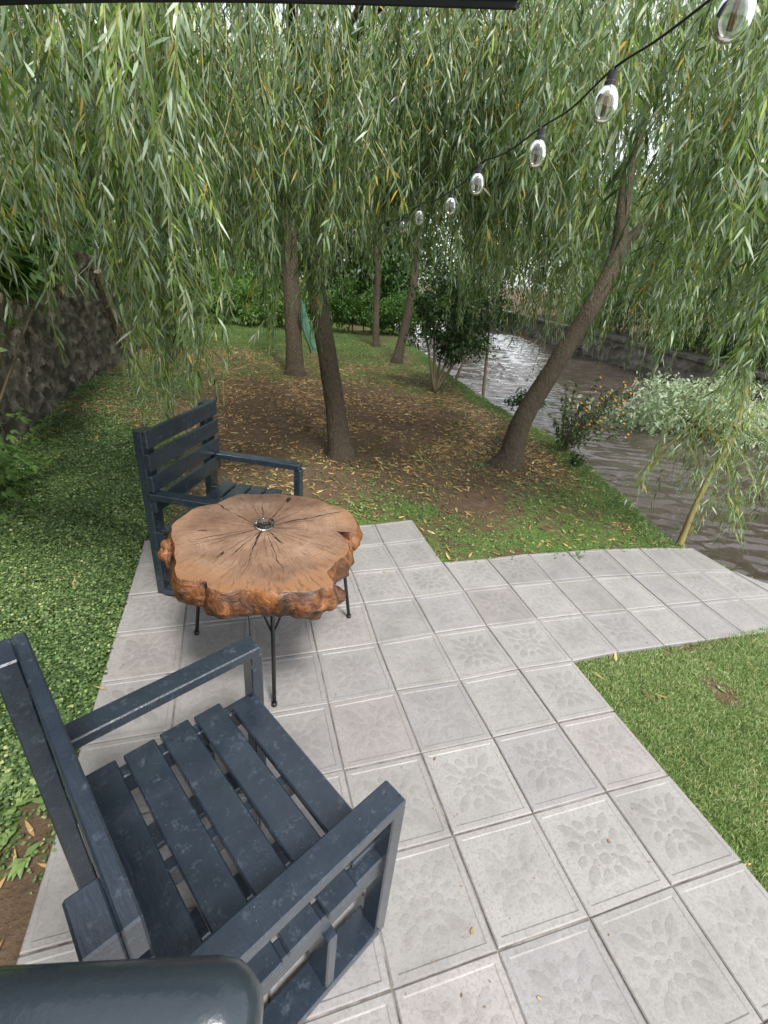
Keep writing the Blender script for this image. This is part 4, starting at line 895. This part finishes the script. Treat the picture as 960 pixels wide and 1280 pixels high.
for k, (x, y, r_, mk, lb) in enumerate(((10.6, 3.2, 1.3, 'mid_leaf', 'round green shrub on the far bank coping nearest the pale shrub'), (11.0, 6.3, 1.5, 'dark_leaf', 'dark shrub on the far bank right of the leaning willow'), (11.6, 9.6, 1.6, 'bright_leaf', 'light green shrub on the far bank behind the leaning willow'), (12.6, 14., 1.8, 'mid_leaf', 'shrub on the far bank left of the leaning willow'), (12.6, -.6, 1.4, 'mid_leaf', 'shrub on the far bank at the downstream end'), (14.5, 20, 2.2, 'mid_leaf', 'shrub on the far bank farthest upstream'), (10.9, 4.8, 1.3, 'bright_leaf', 'small light green shrub between two far bank shrubs'), (11.4, 8., 1.5, 'dark_leaf', 'dark shrub on the far bank hidden behind the leaning willow trunk'), (12., 11.8, 1.6, 'dark_leaf', 'dark shrub on the far bank beyond the orange flowers'), (13.4, 17, 2., 'dark_leaf', 'dark shrub on the far bank above the dark bush'), (11.2, 1.4, 1.3, 'dark_leaf', 'dark shrub on the far bank behind the pale shrub'))):
    x += 1.5; b0 = np.array([x, y, float(gh(np.array([x]), np.array([y]))[0])]); t_ = empty('shrub', b0, label=lb, cat='shrub', group='shrubs along the far bank'); q = MB()
    add_tube(q, [(0, 0, -.15), (0, 0, .05)], [.07, .05], seg=6, sub=1)
    for a_ in range(5): add_tube(q, [(0, 0, -.1), (math.cos(a_*1.26)*r_*.5, math.sin(a_*1.26)*r_*.5, r_*.9)], [.03, .012], seg=5, sub=1)
    q.build('stems', M['twig'], t_); q = MB(); cloud(q, (0, 0, r_*.75), (r_*1.25, r_*1.35, r_*.95), 6500, (.07, .14), .5, .5, lumps=22, shell=.2); q.build('foliage', M[mk], t_)
# hedge at the back of the lawn
bh = np.array([-.5, 13.2, 0]); q = MB(); hd = empty('hedge', bh, label='loose leafy green hedge closing the back of the lawn', cat='hedge')
for k in range(38):
    x = -5.5+k*.30; cloud(q, (x+rng.normal(0, .1), rng.normal(0, .25)-.12*(x > 2)*x, rng.uniform(.45, .95)), (.75, .6, rng.uniform(.6, .95)), 1300, (.05, .11), .55, rng.uniform(.15, .75) if x < 2 else .1, lumps=8, shell=.2)
q.build('foliage', M['bright_leaf'], hd)
for k in range(26):
    x = rng.uniform(-5, 6); q = MB(); add_tube(q, [(x, .1, -.1), (x+rng.normal(0, .2), 0, 1.0)], [.03, .012], seg=5, sub=1); q.build('stem', M['twig'], hd)
# trees beyond
BT = 'trees beyond the hedge and river'
for (x, y, r_, lb) in ((7.4, 24, 2.6, 'dark green thicket at the river bend'), (3.4, 16.5, 2.2, 'tall dark shrub behind the right end of the hedge'), (-1.2, 16.5, 2.2, 'tall shrub behind the middle of the hedge'), (-5.6, 15.5, 2.3, 'tall shrub behind the left end of the hedge'), (12.6, 24, 3.4, 'dark green thicket farthest up the river')):
    b0 = np.array([x, y, 0.]); t_ = empty('tall_shrub', b0, label=lb, cat='shrub', group='tall shrubs behind the hedge'); q = MB()
    for a_ in range(5): add_tube(q, [(0, 0, -.2), (math.cos(a_*1.26)*r_*.5, math.sin(a_*1.26)*r_*.5, r_*.9)], [.05, .02], seg=5, sub=1)
    q.build('stems', M['twig'], t_); q = MB(); cloud(q, (0, 0, r_*.8), (r_*1.3, r_*1.1, r_), 12000, (.13, .28), .5, .45, lumps=24, shell=.2); q.build('foliage', M['dark_leaf' if 'dark' in lb else 'mid_leaf'], t_)
kinds = [(-9, 19, 7.5, 3.2, 'mid_leaf', 'bushy green tree far behind the end of the stone wall'), (-4.5, 20, 8, 3.4, 'bright_leaf', 'light green tree behind the left half of the hedge'), (0, 19, 7.5, 3.2, 'mid_leaf', 'green tree behind the middle of the hedge'),
         (4.2, 19, 8, 3.4, 'dark_leaf', 'dark tree behind the right end of the hedge'), (17.5, 18, 6, 3.6, 'bright_leaf', 'light green tree upstream on the far bank'),
         (14.5, 11, 5.5, 3.3, 'mid_leaf', 'green tree on the far bank behind the leaning willow'), (14.2, 5.5, 5.2, 3.2, 'bright_leaf', 'light green tree on the far bank above the pale shrub'), (15, .0, 5.5, 3.4, 'mid_leaf', 'green tree on the far bank downstream'), (24, 27, 9, 4.5, 'mid_leaf', 'tall green tree farthest across the river'),
         (-7.2, 9.5, 6.5, 2.4, 'mid_leaf', 'green tree rising behind the stone wall'), (-8, 3, 6.5, 2.4, 'dark_leaf', 'dark tree behind the near stretch of the stone wall')]
for (x, y, h, r, mk, lb) in kinds:
    b0 = np.array([x, y, float(gh(np.array([x]), np.array([y]))[0])]); t_ = empty('broadleaf_tree', b0, label=lb, cat='tree', group=BT); q = MB()
    add_tube(q, [(0, 0, -.2), (0, 0, .3), (.15, 0, h*.35), (.1, .1, h*.7)], [.24, .18, .13, .05], seg=10, sub=4, rough=.08)
    for k in range(6):
        a_ = k*1.05; add_tube(q, [(.1, 0, h*.3), (math.cos(a_)*r*.35, math.sin(a_)*r*.35, h*.45), (math.cos(a_)*r*.7, math.sin(a_)*r*.7, h*.6)], [.06, .045, .015], seg=6, sub=2)
    q.build('trunk', M['bark'], t_, smooth=True)
    q = MB(); n_ = 9000 if y > 2 and x > -6 else 5000; cloud(q, (0, 0, h*.56), (r*1.15, r*1.05, h*.44), n_, (.18, .36), .55, .5, lumps=30, shell=.3); q.build('crown', M[mk], t_)

# ------------------------------------------------------------ stone wall at the left
q = MB(); ys = np.arange(-5.5, 8.2, .045); nz_ = 52; V = []
for y in ys:
    x0 = -3.50+.28*sst(4, 8, y)-.02*y*0; H = 2.75-1.15*sst(.6, 7, y)+.10*mn.noise(Vector((y*1.3, 0, 0)))
    for k in range(nz_):
        z = -.12+(H+.12)*k/(nz_-1)
        vd, vp_ = mn.voronoi(Vector((y*6.5, z*8.5, 0)), distance_metric='DISTANCE')
        edge = vd[1]-vd[0]; d = .04*min(1, edge*3.2)+.02*mn.noise(vp_[0]*3)+.012*mn.noise(Vector((y*20, z*20, 1))); batter = -.03*z
        V.append((x0+d+batter-.03, y, z))
    for xx in (-.18, -.42): V.append((x0+xx, y, H+.03*mn.noise(Vector((y*6, xx*9, 0)))))
    V.append((x0-.45, y, -.12))
m_ = nz_+3; F = [[i_*m_+j_, (i_+1)*m_+j_, (i_+1)*m_+j_+1, i_*m_+j_+1] for i_ in range(len(ys)-1) for j_ in range(m_-1)]
q.add(V, F); q.f.append((np.arange(m_)[None, :]+(len(ys)-1)*m_, 0))
tag(q.build('stone_wall', M['stone'], smooth=True), 'old brown rubble stone wall along the left side of the lawn', 'stone wall')
# climber with big pale leaves over the near wall
def atx(u, v, x): d = ray(u, v); return CAM+d*((x-CAM[0])/d[0])
def bigleaf_plant(name, lb, cat, base, cts, L, m_, n_=60):
    t_ = empty(name, base, label=lb, cat=cat); q = MB(); lf = MB()
    for (c_, r_) in cts:
        c_ = np.array(c_)-base; add_tube(q, [np.zeros(3), c_*.5+[0, 0, .1], c_], [.014, .01, .005], seg=6, sub=4)
        P = c_+rng.normal(0, 1, (n_, 3))*r_; th = rng.random(n_)*6.283
        D = unit(np.stack([np.abs(np.cos(th))*.8+.2, np.sin(th), rng.normal(-.25, .3, n_)], 1)); up_ = unit(np.stack([rng.normal(.35, .3, n_), rng.normal(-.2, .3, n_), np.ones(n_)], 1)); sd = unit(np.cross(D, up_)); Ls = rng.uniform(*L, n_)
        for aa, f_ in ((0, 1.), (.75, .72), (-.75, .72)):
            D2 = unit(D*math.cos(aa)+sd*math.sin(aa)); sd2 = unit(sd*math.cos(aa)-D*math.sin(aa)); blades(lf, P, D2, sd2, Ls*f_, Ls*.42*f_, .12, 0, np.clip(rng.normal(.55, .2, n_), 0, 1), fold=-.1)
    q.build('stems', M['twig'], t_); lf.build('foliage', M[m_], t_)
bigleaf_plant('climbing_plant', 'climbing plant with large lobed grey green leaves hanging over the top of the stone wall', 'climber', np.array([-3.42, .9, 0]), [(atx(5, 210, -3.1), np.array([.12, .22, .2])), (atx(40, 235, -3.15), np.array([.12, .25, .2])), (atx(5, 290, -3.1), np.array([.10, .2, .18])), (atx(50, 300, -3.2), np.array([.10, .25, .14])), (atx(15, 340, -3.05), np.array([.10, .12, .08])), (atx(90, 280, -3.25), np.array([.08, .4, .15])), (atx(-40, 250, -3.1), np.array([.1, .25, .3]))], (.10, .19), 'mid_leaf', 130)
bigleaf_plant('shrub', 'leafy green shrub growing against the foot of the stone wall', 'shrub', np.array([-3.3, .7, 0]), [((-3.2, .6, .55), np.array([.13, .22, .22])), ((-3.15, .9, .3), np.array([.14, .25, .14])), ((-3.25, .2, .9), np.array([.08, .2, .2])), ((-3.15, .2, .25), np.array([.12, .25, .12]))], (.05, .09), 'mid_leaf', 110)
bigleaf_plant('ivy_plant', 'yellow green creeper hanging at the far end of the stone wall', 'creeper', np.array([-3.15, 7.9, 0]), [((-3.1, 7.9, 1.2), np.array([.15, .3, .35])), ((-2.95, 8.2, .7), np.array([.12, .25, .3])), ((-3.2, 7.7, 1.7), np.array([.15, .3, .25]))], (.08, .14), 'yellow_leaf', 90)
# weathered board leaning on the wall end
q = MB(); p0 = at(163, 440); p1 = at(146, 345, 1.45); add = unit(p1-p0); 
V, F, C = tube([p0*0+[0, 0, 0], [-.10, -.5, .75], [-.16, -.9, 1.45]], [.07, .09, .06], seg=6, sub=4, rough=.3, seed=3); q.add(V*[1, 1, 1], F); q.f.append((C, 0))
m, n, b = mat('bleached_wood'); n.links.new(ramp(n, noisef(n, objco(n, (1, 1, .3)), 30, 4), [(.35, (.14, .10, .07)), (.65, (.40, .32, .25))]), b.inputs['Base Color']); b.inputs['Roughness'].default_value = .9
tag(q.build('tree_stump', m, loc=at(166, 447)), 'pale weathered dead stump leaning on the far end of the stone wall', 'stump')
# teal cloth on the rear willow
q = MB(); V = []; hp = atd(378, 375, 8.4); NJ = 22
for i_ in range(13):
    t = i_/12; wdt = .02+.045*math.sin(min(1, t*1.15)*math.pi*.75)
    for j_ in range(NJ):
        a_ = 2*math.pi*j_/NJ; rr = wdt*(1+.38*math.cos(a_*6+t*2)+.15*math.sin(a_*3+t*4)); V.append((rr*math.cos(a_)+.22*t*t, rr*.45*math.sin(a_), -t*.85+(.06*math.cos(a_) if i_ == 12 else 0)))
F = [[i_*NJ+j_, i_*NJ+(j_+1) % NJ, (i_+1)*NJ+(j_+1) % NJ, (i_+1)*NJ+j_] for i_ in range(12) for j_ in range(NJ)]
q.add(V, F); tag(q.build('hanging_cloth', M['teal'], smooth=True, loc=hp), 'bundled teal green cloth hanging beside the rear willow trunk', 'cloth')
